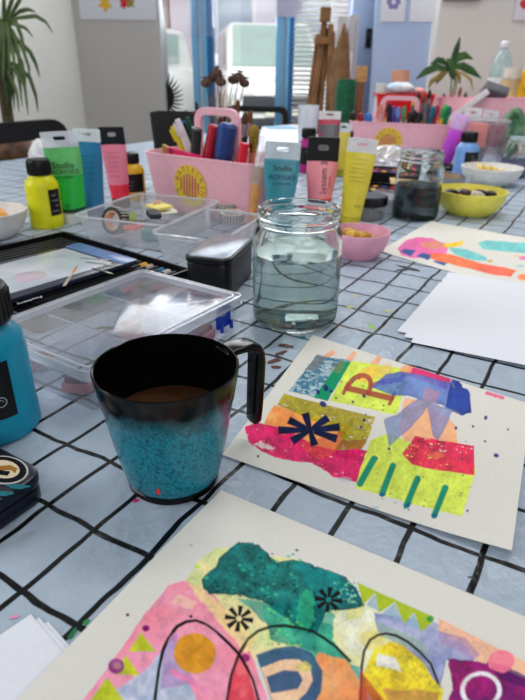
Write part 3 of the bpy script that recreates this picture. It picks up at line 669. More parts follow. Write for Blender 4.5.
# plain sheets
def sheet(label, pts, z, group=None):
    b = B(); P = [Vector(p) for p in pts]
    top = [(p.x, p.y, TZ + z + .00035) for p in P]; bot = [(p.x, p.y, TZ + z) for p in P]
    b.loft([bot, top], PAPER); o = b.build('paper_sheet', smooth=False); tag(o, label, 'paper', group); return o
def a4(corner, d1, l1, l2):
    d1 = Vector((d1.x, d1.y, 0)).normalized(); d2 = Vector((d1.y, -d1.x, 0)); c = Vector(corner)
    return [c, c + d1 * l1, c + d1 * l1 + d2 * l2, c + d2 * l2]
g0 = T(411, 343, .002); dr = T(525, 366, .002) - g0
sheet('top white sheet of the stack between the two paintings on the right', [g0, T(448, 273, .002), T(448, 273, .002) + dr.normalized() * .27, g0 + dr.normalized() * .27], .0029, 'white sheets on the right')
sheet('middle white sheet, one corner showing at the left of the right stack', [T(404, 337, .002), T(444, 278, .002), T(444, 278, .002) + dr.normalized() * .25, T(404, 337, .002) + dr.normalized() * .25], .0023, 'white sheets on the right')
sheet('lowest white sheet, its corner furthest left in the right stack', [T(397, 331, .002), T(440, 282, .002), T(440, 282, .002) + dr.normalized() * .24, T(397, 331, .002) + dr.normalized() * .24], .0017, 'white sheets on the right')
for k, (pc, pl, prr, lab) in enumerate((((48, 621), (0, 655), (76, 632), 'lowest white sheet in the small stack at the bottom left'), ((39, 617.5), (0, 645), (70, 630), 'middle white sheet in the small stack at the bottom left'), ((31, 615), (0, 636), (66, 628), 'top white sheet in the small stack at the bottom left'))):
    c = T(*pc, .001); d = (T(*pl, .001) - c).normalized(); q = T(*prr, .001) - c; q = (q - d * q.dot(d)).normalized()
    sheet(lab, [c, c + d * .12, c + d * .12 + q * (.085 + .003 * k), c + q * (.085 + .003 * k)], .0003 + k * .0005, 'white sheets at the bottom left')

# ------------------------------------------------------------------ mug
TEAL = mat('mug_teal', (8, 98, 118), .3)
def mug_mat():
    M = bpy.data.materials.new('crackle_glaze'); M.use_nodes = True; nt = M.node_tree; bs = nt.nodes['Principled BSDF']; N = nt.nodes.new; L = nt.links.new
    tc = N('ShaderNodeTexCoord'); sp_ = N('ShaderNodeSeparateXYZ'); L(tc.outputs['Object'], sp_.inputs[0])
    n1 = N('ShaderNodeTexNoise'); n1.inputs['Scale'].default_value = 330; n1.inputs['Detail'].default_value = 6; n1.inputs['Roughness'].default_value = .7; L(tc.outputs['Object'], n1.inputs[0])
    vo = N('ShaderNodeTexVoronoi'); vo.feature = 'DISTANCE_TO_EDGE'; vo.inputs['Scale'].default_value = 420; L(tc.outputs['Object'], vo.inputs[0])
    n2 = N('ShaderNodeTexNoise'); n2.inputs['Scale'].default_value = 38; n2.inputs['Detail'].default_value = 4; L(tc.outputs['Object'], n2.inputs[0])
    r1 = N('ShaderNodeMapRange'); r1.inputs[1].default_value = .5; r1.inputs[2].default_value = .6; L(n1.outputs['Fac'], r1.inputs[0])
    r2_ = N('ShaderNodeMapRange'); r2_.inputs[1].default_value = .03; r2_.inputs[2].default_value = .12; r2_.inputs[3].default_value = .75; r2_.inputs[4].default_value = 0; L(vo.outputs['Distance'], r2_.inputs[0])
    mu = N('ShaderNodeMath'); mu.operation = 'MAXIMUM'; L(r1.outputs[0], mu.inputs[0]); L(r2_.outputs[0], mu.inputs[1])
    mu2 = N('ShaderNodeMath'); mu2.operation = 'MULTIPLY'; mu2.inputs[1].default_value = .75; L(mu.outputs[0], mu2.inputs[0])
    c0 = N('ShaderNodeMix'); c0.data_type = 'RGBA'; L(mu2.outputs[0], c0.inputs[0]); c0.inputs[6].default_value = (*lin((36, 138, 158)), 1); c0.inputs[7].default_value = (*lin((12, 60, 74)), 1)
    ad = N('ShaderNodeMath'); ad.operation = 'MULTIPLY_ADD'; ad.inputs[1].default_value = .026; L(n2.outputs['Fac'], ad.inputs[0]); L(sp_.outputs[2], ad.inputs[2])
    rz = N('ShaderNodeMapRange'); rz.inputs[1].default_value = .072; rz.inputs[2].default_value = .087; L(ad.outputs[0], rz.inputs[0])
    c1 = N('ShaderNodeMix'); c1.data_type = 'RGBA'; L(rz.outputs[0], c1.inputs[0]); L(c0.outputs[2], c1.inputs[6]); c1.inputs[7].default_value = (*lin((12, 13, 16)), 1)
    L(c1.outputs[2], bs.inputs['Base Color']); bs.inputs['Roughness'].default_value = .2; bs.inputs['Specular IOR Level'].default_value = .24
    bp = N('ShaderNodeBump'); bp.inputs['Strength'].default_value = .12; bp.inputs['Distance'].default_value = .0006; L(n2.outputs['Fac'], bp.inputs['Height']); L(bp.outputs[0], bs.inputs['Normal'])
    return M
MUGB = mat('mug_black', (6, 6, 8), .16, spec=.22)
pm = T(174, 475)
mug = thing('mug', 'large black and teal crackle glazed mug half full of brown coffee', 'mug', pm, 0)
HM = .0885
b = B(); prof = [(.0295, .0), (.0316, .0008), (.0318, .0045), (.0312, .005)]; b.lathe(prof, MUGB, seg=72); b.build('foot_ring', mug)
b = B(); b.lathe([(.0312, .0052), (.0326, .0075), (.0345, .016), (.0365, .026), (.0385, .037), (.0405, .05), (.0428, .0655), (.0434, .0662), (.0447, .075), (.0466, HM - .001), (.0464, HM), (.0452, HM), (.0448, HM - .002), (.0425, .068), (.039, .046), (.035, .026), (.030, .0075), (.0, .0075)], mug_mat(), seg=72, cap1=False); body = b.build('body', mug, ang=60)
# black inside
b = B(); b.lathe([(.0465, HM + .0001), (.0458, HM + .0006), (.0450, HM + .0001), (.0446, HM - .003), (.0422, .068), (.0387, .046), (.0347, .026), (.0297, .0078), (.0, .0078)], MUGB, seg=72, cap0=False, cap1=False); b.build('lining', mug)
b = B(); zc = .0505; b.lathe([(.0001, zc - .003), (.0386, zc - .003), (.0392, zc), (.0001, zc + .0001)], mat('coffee', (84, 54, 34), .1, var=.05, c2=(74, 46, 28)), seg=64); b.build('coffee', mug)
hp = T(256, 421, .016); ha = math.atan2(hp.y - pm.y, hp.x - pm.x); hl = math.hypot(hp.x - pm.x, hp.y - pm.y)
b = B()
path = [(.0425, .0835), (.052, .0848), (hl - .008, .0842), (hl - .003, .0815), (hl - .0005, .0765), (hl, .069), (hl - .0006, .05), (hl - .0015, .03), (hl - .002, .0195), (hl - .002, .0165)]
wid = [.0175, .0172, .0168, .0165, .016, .0155, .0145, .0135, .0125, .0085]; thk = [.005, .005, .0055, .006, .0075, .0085, .009, .009, .0085, .005]
secs = []
for i, (r_, z_) in enumerate(path):
    q0, q1 = path[max(i - 1, 0)], path[min(i + 1, len(path) - 1)]; t = Vector((q1[0] - q0[0], 0, q1[1] - q0[1])).normalized(); nn = Vector((t.z, 0, -t.x))
    secs.append([tuple(Vector((r_, 0, z_)) + nn * yy + Vector((0, xx, 0))) for xx, yy in rrect(wid[i], thk[i], .0036, 4)])
b.loft(secs, MUGB, MT(rz=ha)); b.build('handle', mug)
b = B(); b.rbox(.0035, .0016, .006, colm((214, 46, 40), .4), MT(0, 0, 0, ry=.3)); 
qa = math.atan2(-1, .02); b2 = B(); rs = .0341; aa_ = R(-97)
b2.prism([(-.0004, .003), (.0006, .0032), (.0014, -.002), (0, -.0034), (-.0013, -.0016)], 0, .0007, colm((224, 60, 50), .4), MT(rs * cos(aa_), rs * sin(aa_), .0155) @ Matrix.Rotation(aa_ + pi / 2, 4, 'Z') @ Matrix.Rotation(pi / 2 - .17, 4, 'X'))
b2.build('paint_drip', mug, smooth=False)

# ------------------------------------------------------------------ glass jars
def glass_jar(name, label, loc, r, h, level, wcol, group=None, neck=.93, seg=56):
    o = thing(name, label, 'jar', loc, 0, group); k = r / .047; t = .0026 * k; g = h / .129
    outer = [(r * .82, -.0003), (r * .93, .0009), (r * .985, .006 * g), (r, .014 * g), (r, .085 * g), (r * .99, .094 * g), (r * .955, .1035 * g), (r * neck * .975, .108 * g), (r * neck * .965, .111 * g), (r * neck * 1.0, .1125 * g), (r * neck * 1.0, .1135 * g), (r * neck * .965, .1155 * g), (r * neck * .965, .1185 * g), (r * neck * .985, .120 * g), (r * neck * .985, .1215 * g), (r * neck * .96, .123 * g), (r * neck * .965, .1265 * g), (r * neck * .955, h - .0006), (r * neck * .925, h)]
    inner = [(r * neck * .90, h - .0008), (r * neck * .90, .112 * g), (r * .955 - t, .102 * g), (r - t, .085 * g), (r - t, .016 * g), (r * .93 - t, .0075 * g), (r * .8 - t, .0052 * g), (0.0, .0062 * g)]
    b = B(); b.lathe(outer + inner, GLASSM, seg=seg, cap0=True, cap1=False); b.build('glass', o, ang=50)
    e = -.0004
    b = B(); b.lathe([(0, .0062 * g + e), (r * .8 - t - e, .0052 * g + e), (r * .93 - t - e, .0075 * g + e), (r - t - e, .016 * g), (r - t - e, level - .0015), (r - t - e, level), (r - t - .004, level - .0007), (0, level - .0007)], glass('water_%d_%d_%d' % wcol, wcol, 1.33), seg=seg, cap0=False, cap1=False); b.build('water', o, ang=50)
    return o
pj = T(294.5, 318)
glass_jar('glass_jar', 'large clear glass jar of cloudy water behind the mug handle', pj, .0487, .129, .0795, (226, 233, 232))
pf = T(414, 217)
glass_jar('glass_jar', 'glass jar of dark grey paint water left of the yellow bowl', pf, .0445, .125, .064, (150, 160, 166))

# ------------------------------------------------------------------ bowls
def bowl(label, loc, R1, h, c, Rb=None, group=None):
    o = thing('bowl', label, 'bowl', loc, 0, group); Rb = Rb or R1 * .62
    M = colm(c, .38)
    prof = [(Rb * .9, 0), (Rb, .001), (Rb * 1.06, .004), (Rb + (R1 - Rb) * .55, h * .3), (Rb + (R1 - Rb) * .84, h * .62), (R1, h - .0012), (R1 - .0006, h), (R1 - .0022, h), (R1 - .0028, h - .002), (Rb + (R1 - Rb) * .8 - .002, h * .6), (Rb + (R1 - Rb) * .5 - .001, h * .3), (Rb * .95, .0045), (0, .004)]
    b = B(); b.lathe(prof, M, seg=56, cap1=False); b.build('shell', o); return o
def nugget(name, label, cat, loc, r, c, group, seed, sq=(1, 1, .6), rough=.4):
    rd = random.Random(seed); b = B(); secs = []
    ph = [rd.uniform(0, 6) for _ in range(4)]
    for j in range(1, 8):
        th = pi * j / 8; ring = []
        for i in range(14):
            a = 2 * pi * i / 14; k = 1 + .16 * sin(2 * a + ph[0] + th) + .1 * sin(3 * a + ph[1]) + .08 * cos(5 * a + ph[2] + 2 * th)
            ring.append((r * sq[0] * k * sin(th) * cos(a), r * sq[1] * k * sin(th) * sin(a), -r * sq[2] * cos(th)))
        secs.append(ring)
    b.loft(secs, colm(c, rough, var=.2, scale=200), MT(rz=rd.uniform(0, 6))); o = b.build(name, ang=60); o.location = loc; tag(o, label, cat, group); return o
py_ = T(468, 213); bowl('yellow plastic bowl holding dark and pale oval pieces, below the white bowl', py_, .0695, .047, (248, 234, 98))
for k, (dx, dy, r, c, l) in enumerate(((-.036, .022, .013, (34, 26, 30), 'dark oval piece furthest left in the yellow bowl'), (-.012, .01, .014, (74, 34, 42), 'maroon oval piece second from the left in the yellow bowl'), (.01, -.004, .015, (206, 196, 186), 'pale cream piece in the middle of the yellow bowl'), (.022, .014, .012, (60, 34, 36), 'brown oval piece right of the cream one in the yellow bowl'), (.043, .012, .012, (30, 26, 34), 'dark oval piece furthest right in the yellow bowl'))):
    nugget('pebble', l, 'pebble', py_ + Vector((dx, dy, .036 + .002 * (k % 2))), r, c, 'pieces in the yellow bowl', k, rough=.25)
for k, (dx, dy) in enumerate(((-.02, .0), (.0, .025), (.028, -.01), (0, -.02))):
    nugget('pebble', 'lower dark pebble under the pieces in the yellow bowl', 'pebble', py_ + Vector((dx, dy, .017)), .016, (52, 36, 40), 'lower pebbles in the yellow bowl', 40 + k, rough=.3)
pw = T(489, 184); bowl('white bowl of yellow snacks behind the yellow bowl', pw, .076, .044, (236, 234, 230))
for k in range(9):
    a = k * 2.4; rr = .012 + .014 * (k % 3)
    nugget('snack_piece', 'small yellow snack piece heaped in the white bowl', 'snack', pw + Vector((rr * cos(a) - .004, rr * sin(a) + .006, .028 + .006 * ((k + 1) % 3))), .013, (238, 200, 92) if k % 2 else (246, 222, 140), 'snacks in the white bowl', k + 20, (1, .8, .6))
pp = T(358, 256); bowl('pink plastic bowl of golden crisps behind the glass jar', pp, .046, .041, (232, 166, 190))
for k in range(8):
    a = k * 2.4 + .5; rr = .008 + .008 * (k % 3)
    nugget('crisp', 'golden crinkled crisp heaped in the pink bowl', 'crisp', pp + Vector((rr * cos(a), rr * sin(a), .026 + .0055 * ((k + 1) % 3))), .012, (206, 156, 44) if k % 2 else (222, 176, 60), 'crisps in the pink bowl', k + 40, (1, .85, .5))
pl_ = T(-10, 236); bowl('white bowl cut by the left edge behind the black pencil tray', pl_, .066, .044, (228, 222, 216))
nugget('orange_slice', 'orange piece in the white bowl at the left edge', 'fruit', pl_ + Vector((.014, .012, .03)), .02, (240, 160, 40), None, 5, (1, .9, .7))

# ------------------------------------------------------------------ bottles
def paint_bottle(label, loc, r, h, c, rz=0, cap_c=(14, 14, 16), lab_c=(12, 12, 14), cap_r=.72, lab_side=.0, sx=1.0, lab_w=1.1, marks=True):
    o = thing('paint_bottle', label, 'paint bottle', loc, rz)
    M = colm(c, .32, var=.05); f = lambda rr, z: [(x * rr * sx, y * rr, z) for x, y in circ(1, 40)]
    b = B(); hb = h * .76
    b.loft([f(r * .93, 0), f(r, .003), f(r, hb * .2), f(r * .985, hb * .22), f(r * .985, hb * .8), f(r * .93, hb * .88), f(r * .74, hb * .96), f(r * .62, hb), f(r * .6, hb + .002)], M); b.build('body', o)
    b = B(); C_ = colm(cap_c, .4); rc = r * cap_r; hc = h - hb - .002
    b.lathe([(rc * .98, 0), (rc, .001), (rc, hc * .86), (rc * .96, hc * .95), (rc * .86, hc), (.0, hc)], C_, MT(0, 0, hb + .001), cap1=False)
    for i in range(36):
        a = 2 * pi * i / 36; b.rbox(.0014, .0012, hc * .72, C_, MT((rc + .0002) * cos(a), (rc + .0002) * sin(a), hb + .002 + hc * .06, rz=a), r=.0004, b=.0003, n=1)
    b.build('cap', o)
    # wrapped label
    b = B(); vs = []; fs = []; n = 18; LM = colm(lab_c, .35)
    for i in range(n + 1):
        a = -pi / 2 + lab_side + (i / n - .5) * 2 * lab_w
        for rad in (.988, 1.012):
            for z in (hb * .26, hb * .76): vs.append((r * rad * cos(a) * sx, r * rad * sin(a), z))
    for i in range(n):
        q = i * 4; fs += [(q + 2, q + 6, q + 7, q + 3), (q, q + 1, q + 5, q + 4), (q + 1, q + 3, q + 7, q + 5), (q, q + 4, q + 6, q + 2)]
    fs += [(0, 2, 3, 1), (n * 4, n * 4 + 1, n * 4 + 3, n * 4 + 2)]
    b.add(vs, fs, LM); lb = b.build('label', o)
    if marks:
        b = B(); rd = random.Random(int(r * 1e5))
        for k in range(4):
            z = hb * (.34 + .1 * k); a0 = -pi / 2 + lab_side + .1 * rd.uniform(-1, 1); w = rd.uniform(.15, .32)
            vs = [(r * 1.016 * cos(a) * sx, r * 1.016 * sin(a), zz) for zz in (z, z + hb * .012) for a in np.linspace(a0 - w, a0 + w, 7)]
            b.add(vs, [(i, i + 1, i + 8, i + 7) for i in range(6)], colm((150, 152, 156), .5))
        b.build('print', o, smooth=False)
    return o
pt_ = T(-3, 425)
t = paint_bottle('teal paint bottle with a black ribbed cap at the left edge', pt_, .0338, .119, (18, 142, 176), R(30), lab_side=R(-16), lab_w=.75, cap_r=.82, marks=False)
b = B(); b.ringp(circ(.0042, 20), circ(.0036, 20), 0, .0004, colm((170, 176, 180), .5)); b.tube([(-.002, 0, .0002), (.0, .002, .0002), (.002, 0, .0002)], .0003, colm((170, 176, 180), .5), seg=5)
o = b.build('emblem', t); a = -pi / 2 + R(-16) + .45; o.matrix_local = MT(.0338 * 1.015 * cos(a), .0338 * 1.015 * sin(a), .038) @ Matrix.Rotation(a + pi / 2, 4, 'Z') @ FRONT
pyb = T(48, 226)
paint_bottle('bright yellow paint bottle with black cap beside the green tube', pyb, .0275, .117, (226, 222, 20), R(25), lab_side=R(38), lab_w=.42, cap_r=.7, sx=1.05)
paint_bottle('deep yellow paint bottle with black label behind the pink paint tube', T(131, 200) + Vector((.004, .01, 0)), .0275, .098, (214, 168, 22), 0, lab_side=0, lab_w=1.2, cap_r=.64)
paint_bottle('magenta paint bottle with black cap behind the teal tube', T(307, 172), .026, .118, (170, 34, 130), 0, lab_w=1.0)
paint_bottle('red paint bottle with black cap left of the far pink caddy', T(345, 168), .0225, .104, (228, 24, 30), 0, lab_w=.9)
paint_bottle('light blue paint bottle with black label in front of the far pink caddy', T(463, 177), .031, .118, (120, 164, 226), 0, lab_side=.25, lab_w=.7, cap_r=.66)

# ------------------------------------------------------------------ paint tubes with a hanging tab
def paint_tube(label, loc, w, h, c, top_c, cap_c, rz, tilt=0, roll_=0, texts=(), band=None, capw=.8, tabh=.17, bands=()):
    o = thing('paint_tube', label, 'paint tube', loc, 0)
    o.rotation_euler = (tilt, roll_, rz)
    hc = h * .13; ht = h * tabh; r = w * .36; hb = h - ht
    b = B(); b.lathe([(r * .9, 0), (r * capw / .8, .001), (r * capw / .8, hc * .9), (r * .9, hc)], colm(cap_c, .35)); b.build('cap', o)
    M = colm(c, .3, var=.04)
    def sec(u, z):
        ww = r + (w / 2 - r) * min(1, u * 1.3); dd = r * (1 - u) ** .8 + .0014
        return [(ww * cos(a) * (abs(cos(a)) ** (-.25 * u) if abs(cos(a)) > .05 else 1), dd * sin(a), z) for a in np.linspace(0, 2 * pi, 37)[:-1]]
    us = [0, .12, .25, .4, .55, .7, .85, 1]
    b = B(); b.loft([sec(u, hc + .001 + (hb - hc - .001) * u) for u in us], M); body = b.build('body', o)
    for (z0, z1_, cc) in bands:
        bb_ = B(); uu = [z0, (z0 + z1_) / 2, z1_]; bb_.loft([[(x * 1.006, y * 1.01 + (-.0004 if y < 0 else .0004), z) for x, y, z in sec(u, hc + .001 + (hb - hc - .001) * u)] for u in uu], colm(cc, .35)); bb_.build('print_band', o)
    TC = colm(top_c, .4) if top_c else clear('tube_tab', (250, 250, 252), haze=.55)
    b = B(); out = [(x, y + hb + ht / 2 - .0005) for x, y in rrect(w, ht, .002, 6)]; inn = [(x, y + hb + ht * .56) for x, y in rrect(w * .34, ht * .24, ht * .11, 6)]
    b.ringp(out, inn, -.0012, .0012, TC, FRONT); b.build('hanging_tab', o)
    for (txt, size, u, xo, cc, rot) in texts:
        z = hc + (hb - hc) * u; y = -(r * (1 - u) ** .8 + .0014) - .0008
        sl = math.atan2(r, hb - hc) * .8
        b = B(); b.text(txt, size, colm(cc, .5), MT(xo, y, z) @ Matrix.Rotation(-sl, 4, 'X') @ FRONT @ Matrix.Rotation(rot, 4, 'Z'), thick=.00015); b.build('lettering', o, smooth=False)
    return o
INKC = (24, 26, 30)
paint_tube('green acrylic paint tube with clear tab standing right of the yellow bottle', T(76, 221), .0625, .158, (40, 190, 70), None, (236, 236, 236), R(4), R(3), R(-3),
           [('Studio', .015, .74, 0, INKC, 0), ('ACRYLICS', .0105, .64, .002, (20, 70, 40), 0), ('HIGH VISCOSITY', .0045, .56, 0, (20, 90, 40), 0), ('43', .009, .12, -.004, (10, 60, 30), 0)], bands=[(.0, .06, (10, 66, 34)), (.58, 1.0, (104, 196, 112))])
b = B()
paint_tube('blue paint tube with small print between the green and pink tubes', T(96, 216), .05, .158, (48, 124, 168), (226, 230, 234), (36, 96, 140), R(-6), R(2), R(1), [('~~~~~~~~', .006, .8 - .09 * k, 0, (24, 60, 90), 0) for k in range(5)], tabh=.14)
paint_tube('pink paint tube with black tab behind the blue tube', T(122, 207) + Vector((0, .0, 0)), .05, .155, (238, 130, 152), (24, 24, 28), (60, 20, 30), R(-4), R(2), R(-2), [('~~~~~~~', .006, .86 - .085 * k, -.002, (120, 50, 70), 0) for k in range(6)], bands=[(0, .26, (236, 50, 70))], tabh=.21)
paint_tube('teal acrylic paint tube with clear tab behind the glass jar', T(278, 229), .06, .150, (70, 158, 174), (214, 226, 230), (40, 110, 124), R(-3), R(2), R(2),
           [('Studio', .013, .86, .002, INKC, 0), ('ACRYLICS', .0105, .72, .002, (16, 70, 84), 0), ('HIGH VISCOSITY', .0042, .62, .002, (20, 90, 100), 0)], tabh=.19, bands=[(.9, .97, (66, 150, 168))])
paint_tube('pink paint tube with black tab between the teal and yellow tubes', T(318, 219), .057, .150, (250, 150, 162), (16, 16, 18), (30, 30, 34), R(-2), R(2), R(1),
           [('System 3', .0165, .68, .004, (70, 30, 44), pi / 2), ('ACRYLIC', .005, .6, .016, (110, 50, 60), pi / 2)], tabh=.28, bands=[(.06, .26, (246, 84, 66))])
paint_tube('yellow paint tube with white tab standing behind the pink bowl', T(349, 226), .0515, .154, (236, 216, 66), (232, 232, 232), (220, 200, 60), R(-6), R(2), R(4.5), [('~~~~~~~~~', .0055, .9 - .065 * k, 0, (110, 100, 40), 0) for k in range(6)] + [('o o', .008, .2, .008, (40, 36, 30), 0)], tabh=.15)
paint_tube('grey and red paint tube with white tab behind the pink tube', T(326, 178), .056, .165, (190, 60, 84), (240, 234, 236), (60, 20, 30), 0, 0, 0, [], tabh=.12, bands=[(.1, .9, (112, 108, 112))])
paint_tube('small yellow paint tube between the grey tube and the red bottle', T(338, 176), .04, .135, (226, 206, 70), None, (200, 180, 60), R(5), 0, R(3), [])

# wide brush leaning on the teal tube, clear and wooden
a_, c_ = T(249, 236), V(263, 136, T(249, 236).y + .035)
o = thing('flat_brush', 'wooden flat brush with grey ferrule and clear tip leaning by the teal tube', 'brush', a_, axis=aim(a_, c_, 0)); ln = (c_ - a_).length
b = B(); f = lambda w, d, z: [(x, y, z) for x, y in rrect(w, d, min(w, d) * .45, 4)]
b.loft([f(.006, .006, 0), f(.012, .009, .01), f(.015, .011, ln * .3), f(.018, .012, ln * .52)], colm((206, 140, 74), .45, var=.12)); b.build('handle', o)
b = B(); b.loft([f(.0185, .0125, ln * .52), f(.021, .012, ln * .62), f(.019, .012, ln * .7)], colm((172, 150, 136), .6, var=.1)); b.build('ferrule', o)
b = B(); b.loft([f(.018, .011, ln * .7), f(.016, .01, ln * .9), f(.009, .008, ln * .92), f(.009, .008, ln)], clear('brush_guard', haze=.3)); b.build('tip_guard', o)

# ------------------------------------------------------------------ plastic tubs in front of the near caddy
def plastic_tub(label, pts, z, h, shrink=.86, name='plastic_tub'):
    P = [Vector((p.x, p.y)) for p in pts]; c = sum(P, Vector((0, 0))) / 4
    ex = ((P[1] - P[0]) + (P[2] - P[3])) / 2; ey = ((P[3] - P[0]) + (P[2] - P[1])) / 2
    o = thing(name, label, 'tub', (c.x, c.y, z), math.atan2(ex.y, ex.x)); w, d = ex.length, ey.length
    b = B(); b.tub(w * shrink, d * shrink, w * .96, d * .96, h, .018, .0012, clear('tub_plastic', (240, 242, 244), haze=.19, rough=.12), lip=.0035, n=6); b.build('wall', o)
    b = B(); b.ringp([(x, y) for x, y in rrect(w * .96 + .008, d * .96 + .008, .021, 6)], [(x, y) for x, y in rrect(w * .96 - .002, d * .96 - .002, .017, 6)], h, h + .0018, clear('tub_rim', haze=.75)); b.build('rim', o)
    return o, w, d
zl = .045
o1, w1, d1 = plastic_tub('clear plastic tub of washi tapes in front of the deep yellow bottle', [T(86, 213, zl), T(150, 189, zl), T(213, 205, zl), T(150, 230, zl)], TZ, .044)
o2, w2, d2 = plastic_tub('clear plastic tub with two washi rolls in front of the near pink caddy', [T(156, 229, zl), T(211, 207, zl), T(257, 216, zl), T(214, 247, zl)], TZ, .044)
def washi(label, loc, R0, h, c, rot, core=.6, inner=(220, 190, 150), stripes=None, group='washi tape rolls'):
    o = thing('washi_tape', label, 'tape', loc, 0, group); o.rotation_euler = rot
    b = B(); b.ringp(circ(R0, 40), circ(R0 * core, 40), 0, h, colm(c, .5)); b.build('roll', o)
    b = B(); b.ringp(circ(R0 * core - .0002, 40), circ(R0 * core - .0022, 40), .0002, h - .0002, colm(inner, .7)); b.build('core', o)
    if stripes:
        b = B()
        for k in range(26):
            a = 2 * pi * k / 26; b.rbox(.0016, .0008, h * .9, colm(stripes, .5), MT((R0 + .0002) * cos(a), (R0 + .0002) * sin(a), h * .05, rz=a + pi / 2), r=.0003, b=.0002, n=1)
        b.build('print', o)
    return o
def inn(o, x, y, z): return Vector(o.location) + Matrix.Rotation(o.rotation_euler.z, 3, 'Z') @ Vector((x, y, z))
q = V(118, 208, inn(o1, -.02, -.005, 0).y)
washi('dark checked washi tape roll standing on edge in the left plastic tub', Vector((q.x, q.y, TZ + .027)) , .0225, .018, (40, 38, 40), (R(78), R(0), R(-28)), .72, (226, 176, 140), (210, 206, 200))
q = V(124, 234, inn(o1, -.005, -.03, 0).y)
washi('teal washi tape roll low in the left plastic tub', inn(o1, -.028, -.018, .003), .019, .014, (60, 150, 150), (0, 0, 0), .55, (190, 200, 190))
q1_ = T(232, 222, .018); washi('black and white washi tape roll nearest in the right plastic tub', Vector((q1_.x, q1_.y, TZ + .022)), .0205, .013, (214, 206, 190), (R(4), 0, .3), .86, (206, 196, 178), (30, 32, 34))
q1_ = T(228, 214, .018); washi('cream washi tape roll behind the striped one in the right plastic tub', Vector((q1_.x - .002, q1_.y + .02, TZ + .022)), .0205, .013, (222, 214, 196), (0, 0, .9), .86, (210, 200, 184), (70, 68, 64))
# small things lying in the left tub
def slab(name, label, cat, loc, w, d, h, c, rot, group=None, r=.002):
    b = B(); b.rbox(w, d, h, colm(c, .6), r=r, b=min(.0006, h * .3)); o = b.build(name); o.location = loc; o.rotation_euler = rot; tag(o, label, cat, group); return o
rz1 = o1.rotation_euler.z
s_ = slab('yellow_card', 'pale yellow printed card lying in the left plastic tub', 'card', inn(o1, .04, .008, .037), .062, .03, .004, (236, 218, 120), (R(-6), R(4), rz1 + .9))
slab('white_card', 'white card under the yellow card in the left plastic tub', 'card', inn(o1, .042, -.002, .030), .07, .034, .003, (232, 228, 216), (R(-4), R(4), rz1 + .7))
slab('kraft_card', 'tan kraft block standing at the back of the left plastic tub', 'card', inn(o1, .058, .022, .026), .03, .014, .016, (186, 150, 120), (0, 0, rz1 + .5))
slab('olive_eraser', 'olive strip lying beside the checked tape in the left tub', 'strip', inn(o1, -.05, .004, .036), .05, .012, .006, (110, 122, 50), (0, R(-3), rz1 + .6))
slab('charcoal_strip', 'charcoal rounded piece in front of the checked tape in the left tub', 'strip', inn(o1, -.012, -.012, .034), .045, .02, .008, (44, 46, 50), (0, 0, rz1 + .75), r=.009)
slab('orange_card', 'orange strip seen through the side of the left plastic tub', 'card', inn(o1, -.062, -.004, .024), .03, .022, .006, (250, 110, 70), (0, 0, rz1))
rz2 = o2.rotation_euler.z
slab('stamp_sheet', 'white card with grey bars in the right plastic tub', 'card', inn(o2, -.01, -.002, .012), .05, .034, .003, (216, 214, 210), (0, 0, rz2 + .4))
for k in range(3): slab('grey_bar', 'grey eraser bar lying on the white card in the right tub', 'bar', inn(o2, -.012 + .011 * k, -.002, .0155), .006, .028, .003, (112, 106, 106), (0, 0, rz2 + .4), 'grey bars in the right tub')

# ------------------------------------------------------------------ black tin with metal lid
zt = .052
P = [T(186, 254, zt), T(214, 233, zt), T(254, 237, zt), T(226, 262, zt)]
c = (P[0] + P[1] + P[2] + P[3]) / 4; ex = (P[1] - P[0] + P[2] - P[3]) / 2; ey = (P[3] - P[0] + P[2] - P[1]) / 2
tin = thing('hinged_tin', 'black tin with a shiny silver lid left of the glass jar', 'tin', (c.x, c.y, TZ), math.atan2(ex.y, ex.x))
w, d = ex.length, ey.length
b = B(); b.rbox(w, d, .044, mat('tin_black', (14, 14, 16), .32), r=.014, b=.002, n=6); b.build('base', tin)
b = B(); b.rbox(w + .0025, d + .0025, .007, mat('tin_black', (14, 14, 16), .32), MT(0, 0, .0445), r=.015, b=.0015, n=6); b.rbox(w - .003, d - .003, .0015, mat('tin_silver', (140, 148, 158), .32, 1, var=.12, scale=90), MT(0, 0, .0512), r=.013, b=.0007, n=6); b.build('lid', tin)

# ------------------------------------------------------------------ pencil tray and picture lid
E0 = Vector((-.331, .908, TZ)); pe = Vector((.79, -.613, 0)).normalized(); pd = Vector((-pe.y * -1, -pe.x, 0)); pd = Vector((pe.y, -pe.x, 0))
WT, LT = .296, .235
tc_ = E0 + pe * WT / 2 + pd * LT / 2; rt = math.atan2(pe.y, pe.x)
tray = thing('pencil_tray', 'long black pencil tray lying behind the clear organiser box', 'tray', tc_, rt)
b = B(); b.rbox(WT, LT, .003, BLACKM, r=.008); b.build('base', tray)
b = B(); b.ringp(rrect(WT, LT, .008, 5), rrect(WT - .006, LT - .006, .006, 5), .0032, .015, BLACK); b.build('rim', tray)
b = B()
for k in range(24): b.rbox(.0022, LT - .02, .0035, BLACKM, MT(-WT / 2 + .012 + k * (WT - .024) / 23 - .0047, 0, .0031), r=.0005, b=.0005, n=1)
b.build('foam_ridges', tray)
tips = [(20, 20, 24)] * 4 + [(30, 34, 110), (70, 50, 150), (40, 90, 190), (40, 140, 210), (206, 160, 110)] + [(24, 24, 30)] * 3 + [(46, 40, 90), (90, 30, 44), (60, 20, 30)] + [(16, 150, 96), (26, 26, 30), (238, 178, 40), (206, 178, 160), (28, 28, 32), (20, 110, 150), (206, 204, 200), (30, 30, 34)]
names = {4: 'navy', 5: 'violet', 6: 'mid blue', 7: 'bright blue', 8: 'tan', 12: 'indigo', 13: 'maroon', 14: 'dark wine', 15: 'green', 17: 'yellow', 18: 'beige', 20: 'sea blue', 22: 'white'}
